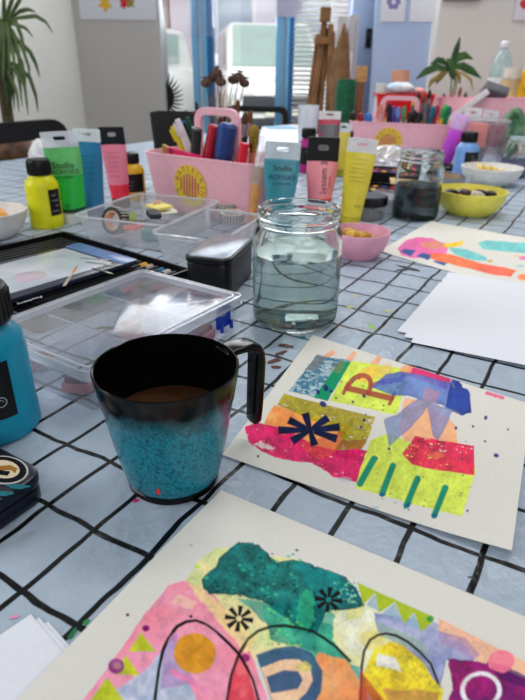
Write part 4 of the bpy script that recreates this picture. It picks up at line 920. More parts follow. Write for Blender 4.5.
if len(tips) < 23: tips += [(24, 24, 28)] * (23 - len(tips))
for k in range(23):
    x = .012 + k * (WT - .024) / 23
    st = E0 + pe * (x + .0045) + pd * .012 + Vector((0, 0, .0075)); L_ = .17
    o = thing('pencil', ('black pencil with a %s end lying in the black tray' % names[k]) if k in names else 'plain black pencil lying in the black tray', 'pencil', st, axis=aim(st, st + pd), group='pencils in the black tray')
    b = B(); b.lathe([(.0034, .013), (.0034, L_), (.0006, L_ + .016)], mat('pencil_black', (18, 18, 22), .35), seg=6); b.build('barrel', o, ang=20)
    b = B(); b.lathe([(.003, 0), (.0035, .001), (.0035, .0128)], colm(tips[k], .4), seg=6); b.build('end_cap', o, ang=20)
# picture lid resting on the tray
zp = .0175
A0, A1, A2 = T(80, 244.5, zp), T(140, 262, zp), T(13, 318, zp)
lx = (A1 - A0).normalized(); ly = Vector((lx.y, -lx.x, 0)); wl = (A1 - A0).length; ll = .26
cl = A0 + lx * wl / 2 + ly * ll / 2; cl.z = TZ + .0152
lid = thing('picture_tin_lid', 'dark tin lid printed with a watercolour picture and brushes on the pencil tray', 'lid', cl, math.atan2(lx.y, lx.x))
b = B(); b.rbox(wl, ll, .006, mat('lid_navy', (44, 48, 66), .22), r=.008, b=.0012); b.build('lid_shell', lid)
b = B(); b.rbox(wl * .98, ll * .1, .0003, mat('lid_band', (96, 122, 176), .22), MT(0, ll * .44, .006), r=.006, b=.0001)
pic = mat('lid_picture', (200, 200, 210), .22, c2=(172, 184, 190), scale=18)
b.rbox(wl * .8, ll * .62, .0004, pic, MT(-wl * .015, ll * .06, .006), r=.003, b=.0001)
b.rbox(wl * .3, ll * .16, .0005, mat('lid_wash', (196, 182, 194), .22, c2=(190, 170, 186), scale=25), MT(wl * .12, -ll * .02, .006), r=.02, b=.0001); 
b.build('printed_picture', lid)
def lid_at(px, py): 
    v = T(px, py, .0217) - Vector(cl); return Vector((v.dot(lx), v.dot(Vector((-lx.y, lx.x, 0))), .0066))
for (p0, p1, lab) in (((64, 286), (78, 265), 1), ((80, 258), (112, 260), 0), ((86, 262), (118, 266), 0), ((92, 268), (114, 274), 0)):
    a, c2_ = lid_at(*p0), lid_at(*p1); b = B(); dd = (c2_ - a).normalized(); nn = Vector((-dd.y, dd.x, 0)); w = .0016
    pr = lambda s, t, k: tuple(a + (c2_ - a) * s + nn * k)
    b.add([pr(0, 0, w), pr(.62, 0, w), pr(.62, 0, -w), pr(0, 0, -w)], [(0, 1, 2, 3)], colm((226, 214, 196) if lab else (96, 120, 96), .3))
    b.add([pr(.0, 0, w * .3), pr(.62, 0, w * .3), pr(.62, 0, -w * .3), pr(0, 0, -w * .3)], [(0, 1, 2, 3)], colm((80, 66, 60), .3), MT(0, 0, .0002))
    b.add([pr(.62, 0, w), pr(.8, 0, w * 1.1), pr(1, 0, 0), pr(.8, 0, -w * 1.1), pr(.62, 0, -w)], [(0, 1, 2, 3, 4)], colm((206, 130, 50) if lab else (190, 196, 190), .3))
    b.build('printed_brush', lid, smooth=False)
b = B(); mtx = MT(0, 0, .0064) ; e = lid_at(30, 300); 
b.text('Academy', .0085, colm((200, 204, 214), .3), MT(e.x, e.y, .0062, rz=R(180 + 90 + 0)), thick=.0001); b.build('lettering', lid, smooth=False)

# ------------------------------------------------------------------ clear organiser box
zb = .043
A, Bc = T(142, 268, zb), T(244, 294, zb)
ux = Vector((.862, -.507, 0)).normalized(); uy = Vector((ux.y, -ux.x, 0))
ux = (Vector((Bc.x - A.x, Bc.y - A.y, 0))).normalized(); uy = Vector((ux.y, -ux.x, 0))
wb = (Bc - A).length; lb_ = .212
cb = A + ux * wb / 2 + uy * lb_ / 2; cb.z = TZ
box = thing('organiser_box', 'clear plastic compartment box with a blue latch behind the mug', 'box', cb, math.atan2(ux.y, ux.x))
CB = clear('box_plastic', (244, 247, 255), haze=.09, rough=.1, refl=.05); CE = clear('box_edges', (240, 244, 252), haze=.45, rough=.1, refl=.1)
b = B(); b.tub(wb - .012, lb_ - .012, wb - .008, lb_ - .008, .034, .006, .0014, CB); b.build('base', box)
b = B(); b.rbox(wb - .002, lb_ - .002, .0012, CB, MT(0, 0, .0405), r=.007, b=.0004); b.build('lid', box)
b = B(); b.ringp(rrect(wb, lb_, .008, 5), rrect(wb - .0022, lb_ - .0022, .007, 5), .034, .0425, CE); b.ringp(rrect(wb + .002, lb_ + .002, .009, 5), rrect(wb - .001, lb_ - .001, .008, 5), .0332, .0348, CE)
b.ringp(rrect(wb - .012, lb_ - .012, .006, 5), rrect(wb - .0145, lb_ - .0145, .006, 5), .0418, .0432, CE); b.build('lid_rim', box)
for k in range(2):
    b = B(); b.rbox(wb - .014, .0012, .031, CB, MT(0, -lb_ / 6 + k * lb_ / 3, .002), r=.0003, b=.0003, n=1); b.rbox(wb - .014, .0016, .0012, CE, MT(0, -lb_ / 6 + k * lb_ / 3, .0332), r=.0003, b=.0003, n=1); b.build('divider', box)
for k in range(3):
    b = B(); x = (-.01, .018, -.004)[k]; y = (k - 1) * lb_ / 3; b.rbox(.0012, lb_ / 3 - .004, .031, CB, MT(x, y, .002), r=.0003, b=.0003, n=1); b.rbox(.0016, lb_ / 3 - .004, .0012, CE, MT(x, y, .0332), r=.0003, b=.0003, n=1); b.build('divider', box)
LB = mat('latch_blue', (28, 56, 168), .35); ly0 = lb_ / 2 - .034
def XF(x, y, z): return MT(x, y, z, rz=pi / 2) @ FRONT
b = B(); b.ringp([(x, y) for x, y in rrect(.022, .024, .002, 4)], [(x, y + .004) for x, y in rrect(.012, .007, .001, 4)], -.0035, -.001, LB, XF(wb / 2, ly0, .0285))
b.rbox(.004, .004, .01, LB, MT(wb / 2 + .002, ly0 - .008, .0135)); b.rbox(.004, .004, .01, LB, MT(wb / 2 + .002, ly0 + .008, .0135)); b.build('latch', box)
def bx(x, y, z): return Vector(cb) + ux * x - uy * y + Vector((0, 0, z))
rb_ = math.atan2(ux.y, ux.x)
hb3 = lb_ / 3
def piece(k, label, x, y, z, w, d, h, c, rz, name='rubber_stamp', cat='stamp', g='pieces in the clear box'):
    o = thing(name, label, cat, bx(x, y, z), rb_ + rz, g)
    b = B(); b.rbox(w, d, h * .6, colm(c, .6), r=.0015, b=.0006); b.build('block', o)
    b = B(); b.rbox(w * .8, d * .8, h * .38, colm(tuple(int(v * .62) for v in c), .6), MT(0, 0, h * .61), r=.002, b=.0006); b.build('face', o)
piece(0, 'red brown stamp lying nearest the front corner of the clear box', .03, -hb3 - .012, .003, .026, .018, .014, (178, 96, 98), .5)
piece(1, 'dark maroon stamp beside the front corner of the clear box', .045, -hb3 + .01, .003, .022, .016, .012, (150, 70, 76), -.4)
piece(2, 'dusty red stamp in the front left compartment of the clear box', -.035, -hb3 - .006, .003, .024, .018, .012, (186, 108, 104), .9)
piece(3, 'pale pink stamp in the middle of the clear box', .0, .012, .003, .02, .016, .022, (232, 164, 170), .3)
piece(6, 'wine red stamp on the right of the clear box beside the latch', .052, hb3 - .012, .003, .022, .026, .014, (196, 96, 110), .1)
piece(7, 'brown stamp at the far left corner of the clear box', -.045, hb3 + .008, .003, .02, .018, .012, (140, 96, 90), .6)
b = B(); b.tube([(.012 * cos(t), .006 * sin(t), .002 + .001 * t) for t in np.linspace(.3, 3.2, 12)], .0014, colm((112, 112, 72), .5)); o = b.build('cord_piece'); o.location = bx(-.038, .012, .003); o.rotation_euler = (0, 0, .2); tag(o, 'olive curl of cord in the left middle compartment of the clear box', 'cord')

# ------------------------------------------------------------------ navy tin at the left edge
zn = .0225
K = T(44, 470, zn); n1_ = (T(0, 447, zn) - K).normalized(); n2_ = Vector((-n1_.y, n1_.x, 0)); 
if n2_.y > 0: n2_ = -n2_
wn, dn = .105, .062
cn = K + n1_ * wn / 2 + n2_ * dn / 2; cn.z = TZ
nt_ = thing('flat_tin', 'dark navy hinged tin with an oval badge at the lower left edge', 'tin', cn, math.atan2(-n1_.y, -n1_.x))
NV = mat('navy_tin', (14, 18, 34), .3)
b = B(); b.rbox(wn, dn, .012, NV, r=.012, b=.002, n=6); b.build('base', nt_)
b = B(); b.rbox(wn + .002, dn + .002, .01, NV, MT(0, 0, .0125), r=.013, b=.003, n=6); b.build('lid', nt_)
ec = T(4, 470, zn) - Vector(cn); ul_ = -n1_; vl_ = Vector((-ul_.y, ul_.x, 0)); ex_, ey_ = ec.dot(ul_), ec.dot(vl_)
b = B(); b.prism([(x * .019, y * .012) for x, y in circ(1, 36)], 0, .0004, mat('badge_silver', (206, 204, 200), .35, .3), MT(ex_, ey_, .0226)); b.prism([(x * .0175, y * .0108) for x, y in circ(1, 36)], .0004, .0006, BLACK, MT(ex_, ey_, .0226)); b.prism([(x * .0125, y * .0075) for x, y in circ(1, 36)], .0006, .0008, mat('badge_cream', (216, 200, 170), .5), MT(ex_, ey_, .0226)); b.prism([(-.010, -.003), (-.004, .001), (.0, .0045), (.007, .005), (.010, .001), (.005, .002), (.001, -.001), (-.004, -.0045)], .0008, .001, mat('badge_gold', (176, 122, 50), .4, .3), MT(ex_, ey_, .0226)); b.prism([(-.006, -.004), (0, -.002), (.006, .0005), (.008, -.003), (.002, -.0055)], .0008, .0011, BLACK, MT(ex_, ey_, .0226)); b.build('oval_badge', nt_)
b = B()
for (px, py, w) in ((18, 487, .007), (3, 494, .006)):
    e = T(px, py, zn) - Vector(cn); b.prism([(w * cos(a) * (1 + .3 * sin(3 * a)), .0022 * sin(a)) for a in np.linspace(0, 2 * pi, 14)[:-1]], 0, .0003, colm((26, 108, 124), .4), MT(e.dot(ul_), max(e.dot(vl_), -dn / 2 + .006), .0226, rz=.5))
b.build('paint_smears', nt_, smooth=False)

# ------------------------------------------------------------------ pink caddies
def caddy(label, pl, pr, h, dpt, hw, badge_px, hpy):
    A, Bq = T(*pl, h), T(*pr, h); ex = Vector((Bq.x - A.x, Bq.y - A.y, 0)); w = ex.length; ex.normalize(); ey = Vector((-ex.y, ex.x, 0))
    c = (A + Bq) / 2 + ey * dpt / 2; c.z = TZ
    o = thing('pink_caddy', label, 'caddy', c, math.atan2(ex.y, ex.x), 'pink caddies with a round yellow badge')
    b = B(); b.tub(w * .9, dpt * .86, w, dpt, h, .022, .0025, PINK, lip=.0015, n=6); b.build('tub', o)
    # central handle with a divider below
    b = B(); out = []; q = 10; top = V(hpy[0], hpy[1], c.y).z - TZ; hx = (V(hpy[0], hpy[1], c.y) - c).dot(ex) * .8
    def arch(ww, ztop, r, z0): 
        pts = [(ww / 2, z0), (ww / 2, ztop - r)] + [(ww / 2 - r + r * cos(a), ztop - r + r * sin(a)) for a in np.linspace(0, pi / 2, q)[1:]]
        return pts + [(-x, z) for x, z in reversed(pts)]
    O_, I_ = arch(hw, top, .024, h * .5), arch(hw - .03, top - .013, .013, h * .5 + .012)
    n = len(O_); vs = []; fs = []
    for y in (-.004, .004):
        vs += [(x + hx, y, z) for x, z in O_] + [(x + hx, y, z) for x, z in I_]
    for i in range(n):
        k = (i + 1) % n; a, b2, c2, d2 = i, k, n + k, n + i
        fs += [(a, b2, c2, d2), (2 * n + d2, 2 * n + c2, 2 * n + b2, 2 * n + a), (a, 2 * n + a, 2 * n + b2, b2), (d2, c2, 2 * n + c2, 2 * n + d2)]
    b.add(vs, fs, PINK); b.build('handle', o, ang=50)
    b = B(); b.rbox(w * .9, .003, h * .5, PINK, MT(0, 0, .003), r=.001); b.build('divider', o)
    # badge on the front wall
    # intersect the view line with the tilted front face
    d = ray(*badge_px[:2]); eye = Vector((0, 0, TZ + EYE)); tilt = math.atan2(dpt * .07, h)
    nrm = Vector((-ey.x * cos(tilt), -ey.y * cos(tilt), -sin(tilt))); pt = A
    tt = (pt - eye).dot(nrm) / d.dot(nrm); hit = eye + d * tt
    Lh = hit - Vector(c); bx_, by_ = Lh.dot(ex), Lh.z
    X = Matrix.Translation((bx_, -(-Lh.dot(ey)) - .0012, by_)) @ Matrix.Rotation(tilt, 4, 'X') @ FRONT
    YEL = mat('badge_yellow', (232, 206, 40), .5); MAG = mat('badge_magenta', (196, 34, 110), .5)
    R_ = badge_px[2]
    bd_ = B(); bd_.prism(circ(R_, 48), 0, .0008, YEL, X); bd = bd_.build('badge', o)
    s = B()
    ri = R_ * .6
    for k in range(-3, 4):
        x = k * ri / 3.4; hh = math.sqrt(max(0, ri * ri - x * x)) - .0005; s.prism([(x - ri * .075, -hh), (x + ri * .075, -hh), (x + ri * .075, hh), (x - ri * .075, hh)], .0009, .0011, MAG, X @ Matrix.Rotation(-.12, 4, 'Z'))
    word = 'T\u00b7KATSELKIN'
    for i, ch in enumerate(word):
        a = R(200) - i * R(220) / (len(word) - 1); s.text(ch, R_ * .38, MAG, X @ Matrix.Translation((R_ * .8 * cos(a), R_ * .8 * sin(a), .0011)) @ Matrix.Rotation(a - pi / 2, 4, 'Z'), thick=.0001)
    s.build('lettering', bd, smooth=False)
    return o, c, ex, ey, w
cd1, cc1, cx1, cy1, cw1 = caddy('pink caddy with round yellow badge full of markers, behind the plastic tubs', (141, 151), (258, 165), .110, .145, .108, (190.5, 186, .0395), (215, 108))
cd2, cc2, cx2, cy2, cw2 = caddy('far pink caddy with round yellow badge crowded with pens and brushes', (349, 121), (452, 125), .110, .14, .125, (388, 142, .0445), (400, 96))

def cin(c, ex, ey, x, y, z): return Vector(c) + ex * x + ey * y + Vector((0, 0, z))
def tip_at(px, py, base): return V(px, py, base.y)
def marker(label, base, tip, r, c, cap_c, name='marker_pen', cat='marker', group=None, cap=.35, end=None):
    o = thing(name, label, cat, base, 0, group, aim(base, tip)); L_ = (tip - base).length
    b = B(); b.lathe([(r * .9, 0), (r, .002), (r, L_ * (1 - cap) - .0004)], colm(c, .35), seg=18); b.build('barrel', o)
    b = B(); b.lathe([(r * 1.05, L_ * (1 - cap)), (r * 1.05, L_ - r * .3), (r * .8, L_), (0, L_)], colm(cap_c, .35), seg=18, cap1=False)
    if end: b.lathe([(r * .6, L_ + .0002), (r * .55, L_ + .0012), (0, L_ + .0012)], colm(end, .35), seg=16, cap1=False)
    b.build('cap', o); return o
def brush(label, base, tip, r, c, br=(90, 60, 40), ferr=(186, 186, 190), name='paint_brush', group=None, fl=.16, bl=.14, wide=1.0):
    o = thing(name, label, 'brush', base, 0, group, aim(base, tip)); L_ = (tip - base).length
    b = B(); b.lathe([(r * .5, 0), (r * .9, L_ * .3), (r, L_ * .55), (r * .8, L_ * (1 - fl - bl))], colm(c, .35), seg=12); b.build('handle', o)
    b = B(); e = L_ * (1 - bl); b.lathe([(r * .85, L_ * (1 - fl - bl) + .0003), (r * wide, e)], colm(ferr, .25, metal=1), seg=12); b.build('ferrule', o)
    b = B(); b.lathe([(r * wide * .95, e + .0003), (r * wide * 1.15, e + (L_ - e) * .4), (r * wide * .8, e + (L_ - e) * .8), (r * .1, L_)], colm(br, .8, var=.2), seg=12); b.build('bristles', o); return o
def pen(label, base, tip, r, c, tip_c, name='pen', group=None):
    o = thing(name, label, 'pen', base, 0, group, aim(base, tip)); L_ = (tip - base).length
    b = B(); b.lathe([(r * .8, 0), (r, .003), (r, L_ * .8)], colm(c, .35), seg=12); b.build('barrel', o)
    b = B(); b.lathe([(r * .98, L_ * .8 + .0003), (r * .95, L_ * .9), (r * .7, L_ - .001), (r * .5, L_)], colm(tip_c, .35), seg=12); b.rbox(r * .5, r * .5, L_ * .15, colm(tip_c, .35), MT(0, -r * 1.2, L_ * .82), r=.0004); b.build('cap', o); return o
f1 = lambda x, y: cin(cc1, cx1, cy1, x, y, .006)
bp = f1(-.03, -.035); marker('thick red marker standing beside the blue one in the near pink caddy', bp, tip_at(215, 125, bp), .0115, (190, 20, 50), (176, 18, 46))
bp = f1(.01, -.03); marker('thick dark blue marker standing at the front of the near pink caddy', bp, tip_at(228, 124, bp), .0175, (28, 50, 104), (34, 66, 130), end=(96, 130, 190))
bp = f1(.06, -.045); marker('short red marker leaning at the right of the near pink caddy', bp, tip_at(245, 143, bp), .0085, (206, 24, 48), (216, 30, 56))
bp = f1(-.062, .03); pen('yellow pen among the white pens at the back of the near pink caddy', bp, tip_at(172, 126, bp), .006, (226, 206, 40), (226, 206, 40))
bp = f1(-.05, .025); pen('white pen with pink band leaning at the back of the near pink caddy', bp, tip_at(177, 119, bp), .0075, (236, 232, 234), (232, 222, 230))
bp = f1(-.035, .05); pen('green pen at the back of the near pink caddy', bp, tip_at(187, 117, bp), .006, (20, 90, 60), (16, 76, 52))
# flat black pouch and magenta pack
bp = f1(-.045, -.038); tp = tip_at(197, 127, bp); L_ = (tp - bp).length
o = thing('black_pouch', 'black flat pouch leaning left of the red marker in the near caddy', 'pouch', bp, axis=aim(bp, tp, .25))
b = B(); b.rbox(.036, .016, L_ - .008, BLACKM, r=.006, b=.002); b.build('pouch_body', o); b = B(); b.rbox(.037, .017, .006, mat('pouch_edge', (70, 68, 72), .4), MT(0, 0, L_ - .0075), r=.006); b.build('flap', o)
bp = f1(-.083, -.050); tp = V(171, 147, bp.y)
o = thing('magenta_pack', 'bright magenta pack with an olive stripe at the left of the near caddy', 'pack', bp, math.atan2(cx1.y, cx1.x))
hh_ = tp.z - TZ - .006
b = B(); b.prism([(-.004, 0), (.066, 0), (.082, hh_ - .018), (.076, hh_ - .01), (-.006, hh_)], -.004, .004, colm((222, 22, 100), .45), FRONT); b.build('pack_body', o)
b = B(); b.prism([(-.014, .01), (-.0045, 0), (-.0065, hh_), (-.018, hh_ + .004)], -.004, .004, colm((150, 130, 30), .5), FRONT); b.prism([(.003, hh_ * .5), (.012, hh_ * .5), (.01, hh_ - .002), (.001, hh_ - .0008)], .0042, .0046, colm((120, 20, 50), .5), FRONT); b.build('stripe', o)
# black case behind
bp = V(178, 150, 1.33); bp.z = TZ
o = thing('black_case', 'black open case standing behind the near pink caddy at the left', 'case', bp, -.15); hk = V(178, 112, 1.33).z - TZ
b = B(); b.tub(.085, .05, .105, .06, hk, .008, .002, BLACKM); b.build('shell', o); b = B(); b.rbox(.02, .0015, .006, colm((40, 90, 170), .4), MT(.025, -.0315, hk - .02)); b.rbox(.012, .0015, .004, colm((220, 220, 220), .4), MT(.01, -.031, hk - .036)); b.build('print', o)
# vase of dried heads and brushes behind
vb = V(219, 150, 1.36); vb.z = TZ
o = thing('dark_vase', 'dark pot behind the near caddy holding dried flower heads', 'vase', vb)
b = B(); b.lathe([(.03, 0), (.034, .004), (.038, .06), (.032, .1), (.034, .106), (.031, .106), (.029, .1), (.035, .06), (.031, .008), (0, .008)], colm((40, 34, 34), .5), seg=32, cap1=False); b.build('pot', o)
heads = [(206, 83), (213, 78), (221, 82), (217, 73), (233, 80), (244, 83), (239, 77)]
for k, (px, py) in enumerate(heads):
    bs_ = vb + Vector((.011 * cos(k * 2.4), .011 * sin(k * 2.4), .01)); tp = V(px, py, vb.y + .012 * sin(k * 1.7))
    o = thing('dried_flower', 'brown dried flower head on a thin stem behind the near pink caddy', 'dried flower', bs_, 0, 'dried flower heads', aim(bs_, tp)); L_ = (tp - bs_).length
    b = B(); b.tube([(0, 0, 0), (.001, .001, L_ * .5), (0, 0, L_ - .008)], .0012, colm((120, 94, 68), .8), seg=6); b.build('stem', o)
    b = B(); secs = []
    for j in range(7):
        th = .15 + (pi - .3) * j / 6; secs.append([(.0112 * sin(th) * (1 + .14 * cos(7 * a)) * cos(a), .0112 * sin(th) * (1 + .14 * cos(7 * a)) * sin(a), L_ - .009 * cos(th)) for a in np.linspace(0, 2 * pi, 29)[:-1]])
    secs.append([(.008 * (1 + .3 * cos(7 * a)) * cos(a), .008 * (1 + .3 * cos(7 * a)) * sin(a), L_ + .0125) for a in np.linspace(0, 2 * pi, 29)[:-1]])
    b.loft(secs, colm((112, 84, 72), .85, var=.25, scale=300)); b.build('seed_head', o)
for k in range(12):
    bs_ = vb + Vector((.017 * cos(k * 2.1 + 1), .017 * sin(k * 2.1 + 1), .01)); tp = V(205 + k * 2.9, 98 - (k * 5) % 9, vb.y + .02 * sin(k * 1.3))
    o = thing('dried_stalk', 'thin bare dried stalk among the flower heads', 'stalk', bs_, 0, 'bare dried stalks', aim(bs_, tp)); b = B(); b.tube([(0, 0, 0), (0, .001, (tp - bs_).length)], [.0014, .0008], colm((168, 146, 112), .8), seg=6); b.build('stem', o)
bt = [(196, 101, .0035, (120, 84, 40), (60, 46, 30), 'slim brush with olive handle left of the dried flowers'), (238, 99, .006, (26, 20, 22), (110, 70, 46), 'dark brush right of the dried flowers'), (246, 112, .007, (36, 26, 26), (84, 56, 44), 'dark brown brush behind the right end of the near caddy'), (251, 110, .006, (30, 24, 26), (120, 70, 40), 'dark brush with rusty bristles behind the right end of the near caddy'), (192, 111, .006, (60, 30, 26), (130, 60, 40), 'rust brown brush left of the caddy handle')]
for px, py, r, c, brc, lab in bt:
    bs_ = V(px * .5 + 219 * .5, 150, 1.30); bs_.z = TZ + .004; brush(lab, bs_ + Vector((0, (px % 5) * .006, 0)), V(px, py, 1.30), r, c, brc)
bs_ = f1(.088, -.012); brush('copper coloured brush with olive ferrule at the right end of the near caddy', bs_, V(254, 124, bs_.y), .0095, (214, 134, 92), (150, 120, 40), (170, 140, 60))
bs_ = f1(.02, .04); brush('dark brush in the middle of the near pink caddy', bs_, V(220, 116, bs_.y), .005, (40, 30, 34), (110, 60, 50))

# ------------------------------------------------------------------ far caddy contents
f2 = lambda x, y: cin(cc2, cx2, cy2, x, y, .006)
def xs(px): 
    return (V(px, 120, cc2.y) - Vector(cc2)).dot(cx2)
items = [(353, 112, -.03, .0095, (232, 214, 30), (20, 20, 22), 'yellow and black pen at the left end of the far caddy'), (361, 113, -.03, .009, (176, 20, 40), (150, 18, 36), 'dark red marker at the left of the far caddy'), (369, 113, -.03, .011, (60, 170, 210), (40, 120, 200), 'blue marker with turquoise body at the left of the far caddy'), (375, 111, -.04, .006, (232, 226, 232), (240, 190, 210), 'white pen with pink end in the far caddy'),
 (381, 104, -.035, .007, (224, 168, 160), (224, 130, 120), 'salmon pen left of the far caddy handle'), (390, 103, -.045, .007, (30, 26, 30), (24, 22, 26), 'black pen in front of the far caddy handle'), (394, 106, -.04, .0075, (60, 60, 130), (70, 70, 150), 'violet blue pen under the far caddy handle'), (399, 107, -.04, .0075, (70, 84, 160), (110, 130, 200), 'periwinkle pen under the far caddy handle'), (405, 106, -.04, .006, (60, 130, 80), (70, 150, 90), 'pale green pen under the far caddy handle'),
 (410, 112, -.045, .0075, (22, 22, 26), (16, 16, 20), 'black pen in the middle of the far caddy'), (415, 110, -.03, .0075, (26, 26, 30), (26, 26, 30), 'charcoal pen in the middle of the far caddy'), (420, 112, -.045, .0075, (30, 28, 30), (20, 20, 22), 'black marker right of the middle of the far caddy'), (427, 102, -.035, .0085, (100, 104, 112), (84, 88, 96), 'grey thick pen right of the far caddy handle'), (433, 106, -.045, .008, (16, 90, 116), (20, 100, 130), 'petrol blue pen in the far caddy'), (437, 105, -.035, .006, (196, 30, 44), (180, 24, 40), 'red pen at the right of the far caddy'), (443, 108, -.045, .006, (236, 178, 40), (40, 150, 80), 'yellow pen with green end at the right of the far caddy'), (446, 104, -.02, .006, (28, 190, 80), (30, 200, 90), 'bright green pen at the right end of the far caddy'), (450, 106, -.035, .0065, (20, 130, 96), (16, 110, 90), 'sea green pen at the right end of the far caddy')]
for px, py, y, r, c, cc, lab in items:
    bs_ = f2(max(-cw2 * .40, min(cw2 * .40, xs(px) * .93)), y); pen(lab, bs_, V(px, py, bs_.y), r, c, cc)
for px, py, y, c, brc, lab in [(419, 91, .03, (40, 30, 26), (70, 56, 50), 'brush with dark head sticking up behind the far caddy pens'), (430, 89, .035, (120, 40, 40), (60, 44, 40), 'brush with maroon handle behind the far caddy pens'), (424, 95, .02, (206, 160, 90), (110, 80, 56), 'wooden brush behind the grey pen in the far caddy'), (384, 100, .03, (232, 214, 60), (240, 240, 220), 'yellow handled brush left behind the far caddy handle'), (414, 98, .03, (236, 190, 40), (250, 220, 120), 'golden brush behind the black pens in the far caddy')]:
    bs_ = f2(xs(px) * .9, y); brush(lab, bs_, V(px, py, bs_.y), .006, c, brc)

# third pink caddy behind with slanted brushes
P3 = V(480, 130, 2.2); P3.z = TZ
o = thing('pink_crate', 'pink tub with slanted brushes behind the far caddy at the right', 'tub', P3, -.1); h3 = V(480, 97, 2.2).z - TZ
b = B(); b.tub(.31, .11, .34, .125, h3, .02, .003, PINK, lip=.0015); b.build('shell', o)
for px, py, dx, c, brc, lab in [(452, 91, -.10, (190, 60, 70), (200, 120, 90), 'red handled brush slanting in the pink tub behind the far caddy'), (461, 87, -.09, (36, 26, 28), (150, 90, 60), 'dark brush slanting furthest up in the pink tub behind the far caddy'), (444, 93, -.105, (214, 196, 190), (110, 60, 50), 'pale brush leaning left in the pink tub behind the far caddy'), (466, 92, -.05, (60, 20, 30), (90, 70, 60), 'wine red brush slanting in the pink tub behind the far caddy')]:
    bs_ = P3 + Vector((dx - .02, .0, .008)); brush(lab, bs_, V(px, py, P3.y - .01), .006, c, brc)

# red crate with packets
P4 = V(400, 125, 2.18); P4.z = TZ
o = thing('red_crate', 'red plastic crate standing behind the far pink caddy', 'crate', P4, -.05); h4 = V(400, 94, 2.11).z - TZ
b = B(); b.tub(.155, .11, .195, .14, h4, .012, .003, colm((222, 26, 36), .4), lip=.004); b.build('shell', o)
def jar_pot(label, px, pt, pb, Y, r, c, lid, band=None, name='storage_pot', cat='pot', zb=None):
    p = V(px, pb, Y); z = p.z if zb is None else zb; o = thing(name, label, cat, (p.x, Y, z)); h = V(px, pt, Y).z - z
    b = B(); b.lathe([(r * .86, 0), (r * .9, .001), (r, h * .25), (r, h * .78), (r * .93, h * .8)], colm(c, .4), seg=28); b.build('body', o)
    b = B(); b.lathe([(r, h * .805), (r, h * .97), (r * .95, h), (0, h)], colm(lid, .4), seg=28, cap1=False); b.build('cap', o)
    if band: b = B(); b.ringp(circ(r * 1.012, 28), circ(r * .99, 28), h * .35, h * .62, colm(band, .4)); b.build('band', o)
    return o
zc4 = TZ + .01
jar_pot('tan pot with a red and white band standing in the red crate', 399, 70, 90, 2.18, .03, (196, 130, 90), (214, 150, 120), (214, 60, 50), zb=zc4 + (0 if True else 0))
jar_pot('small white pot with grey lid at the left of the red crate', 381, 83, 93, 2.17, .02, (226, 228, 226), (206, 210, 206), zb=zc4 + (0 if True else 0))
def bundle(name, label, cat, px, py, Y, sx, sy, sz, c, seed, zb=None, c2=None):
    rd = random.Random(seed); p = V(px, py, Y); b = B(); secs = []; ph = [rd.uniform(0, 6) for _ in range(6)]
    for j in range(1, 12):
        th = pi * j / 12; secs.append([(sx * (1 + .12 * sin(3 * a + ph[0] + 2 * th) + .08 * sin(7 * a + ph[1])) * sin(th) * cos(a), sy * (1 + .1 * sin(4 * a + ph[2])) * sin(th) * sin(a), -sz * cos(th) * (1 + .12 * sin(2 * a + ph[3]))) for a in np.linspace(0, 2 * pi, 25)[:-1]])
    b.loft(secs, colm(c, .6, var=.2, c2=c2, scale=25)); o = b.build(name, ang=70); o.location = p if zb is None else (p.x, Y, zb + sz); tag(o, label, cat); return o
bundle('crumpled_bag', 'pale blue and white crumpled packet lying in the red crate', 'packet', 401, 88, 2.13, .045, .03, .018, (150, 190, 220), 1, c2=(230, 226, 220))
bundle('pink_packet', 'pale pink crumpled packet at the right of the red crate', 'packet', 419, 92, 2.17, .022, .03, .014, (232, 178, 176), 2, c2=(214, 120, 120))

# black paint pan trays with clear bubbles on top
for k, (px, py, w_, d_, h_, zb_, lab) in enumerate(((392, 204, .13, .10, .026, 0, 'lower black paint tray with coloured pans left of the grey water jar'), (392, 196, .13, .09, .024, .0272, 'upper black paint tray with red dots stacked on the lower tray'))):
    p0 = T(px, py); o = thing('pan_tray', lab, 'tray', (p0.x, p0.y + .05, TZ + zb_), -.3, 'black paint trays')
    b = B(); b.tub(w_ * 1.02, d_, w_ * 1.06, d_ * 1.03, h_, .006, .002, BLACK); b.build('base', o)
    b = B(); b.rbox(w_ * .98, d_ * .94, .002, BLACKM, MT(0, 0, h_ - .006), r=.004); b.build('insert', o)
    rd = random.Random(k + 3); cs = [(236, 120, 40), (240, 190, 50), (226, 50, 90), (190, 60, 160), (240, 150, 60), (60, 60, 160), (200, 40, 50), (120, 40, 130)]
    for i in range(6):
        for j in range(2):
            b = B(); b.rbox(.011, .014, .002, colm(cs[(i + 3 * j + k * 2) % 8], .5), MT(-w_ * .4 + i * w_ * .155, -d_ * .22 + j * d_ * .4, h_ - .0038), r=.003, b=.0008); b.build('paint_pan', o)
hz_ = T(396, 168, .055)
o = thing('clear_bag', 'crinkled clear plastic bag piled over the black paint trays', 'bag', (hz_.x, hz_.y + .06, TZ + .0535))
b = B(); rd = random.Random(5); secs = []
for j in range(1, 10):
    th = pi * (.5 + .5 * j / 10); secs.append([(.085 * (1 + .16 * sin(5 * a + j) + .08 * sin(11 * a)) * sin(th) * cos(a), .05 * (1 + .14 * sin(4 * a + 2 * j)) * sin(th) * sin(a), -.036 * cos(th) * (1 + .28 * sin(3 * a + j * .7))) for a in np.linspace(0, 2 * pi, 37)[:-1]])
b.loft(secs, clear('crinkled_film', (246, 246, 248), haze=.34, rough=.15, refl=.12)); b.build('film', o, ang=20)

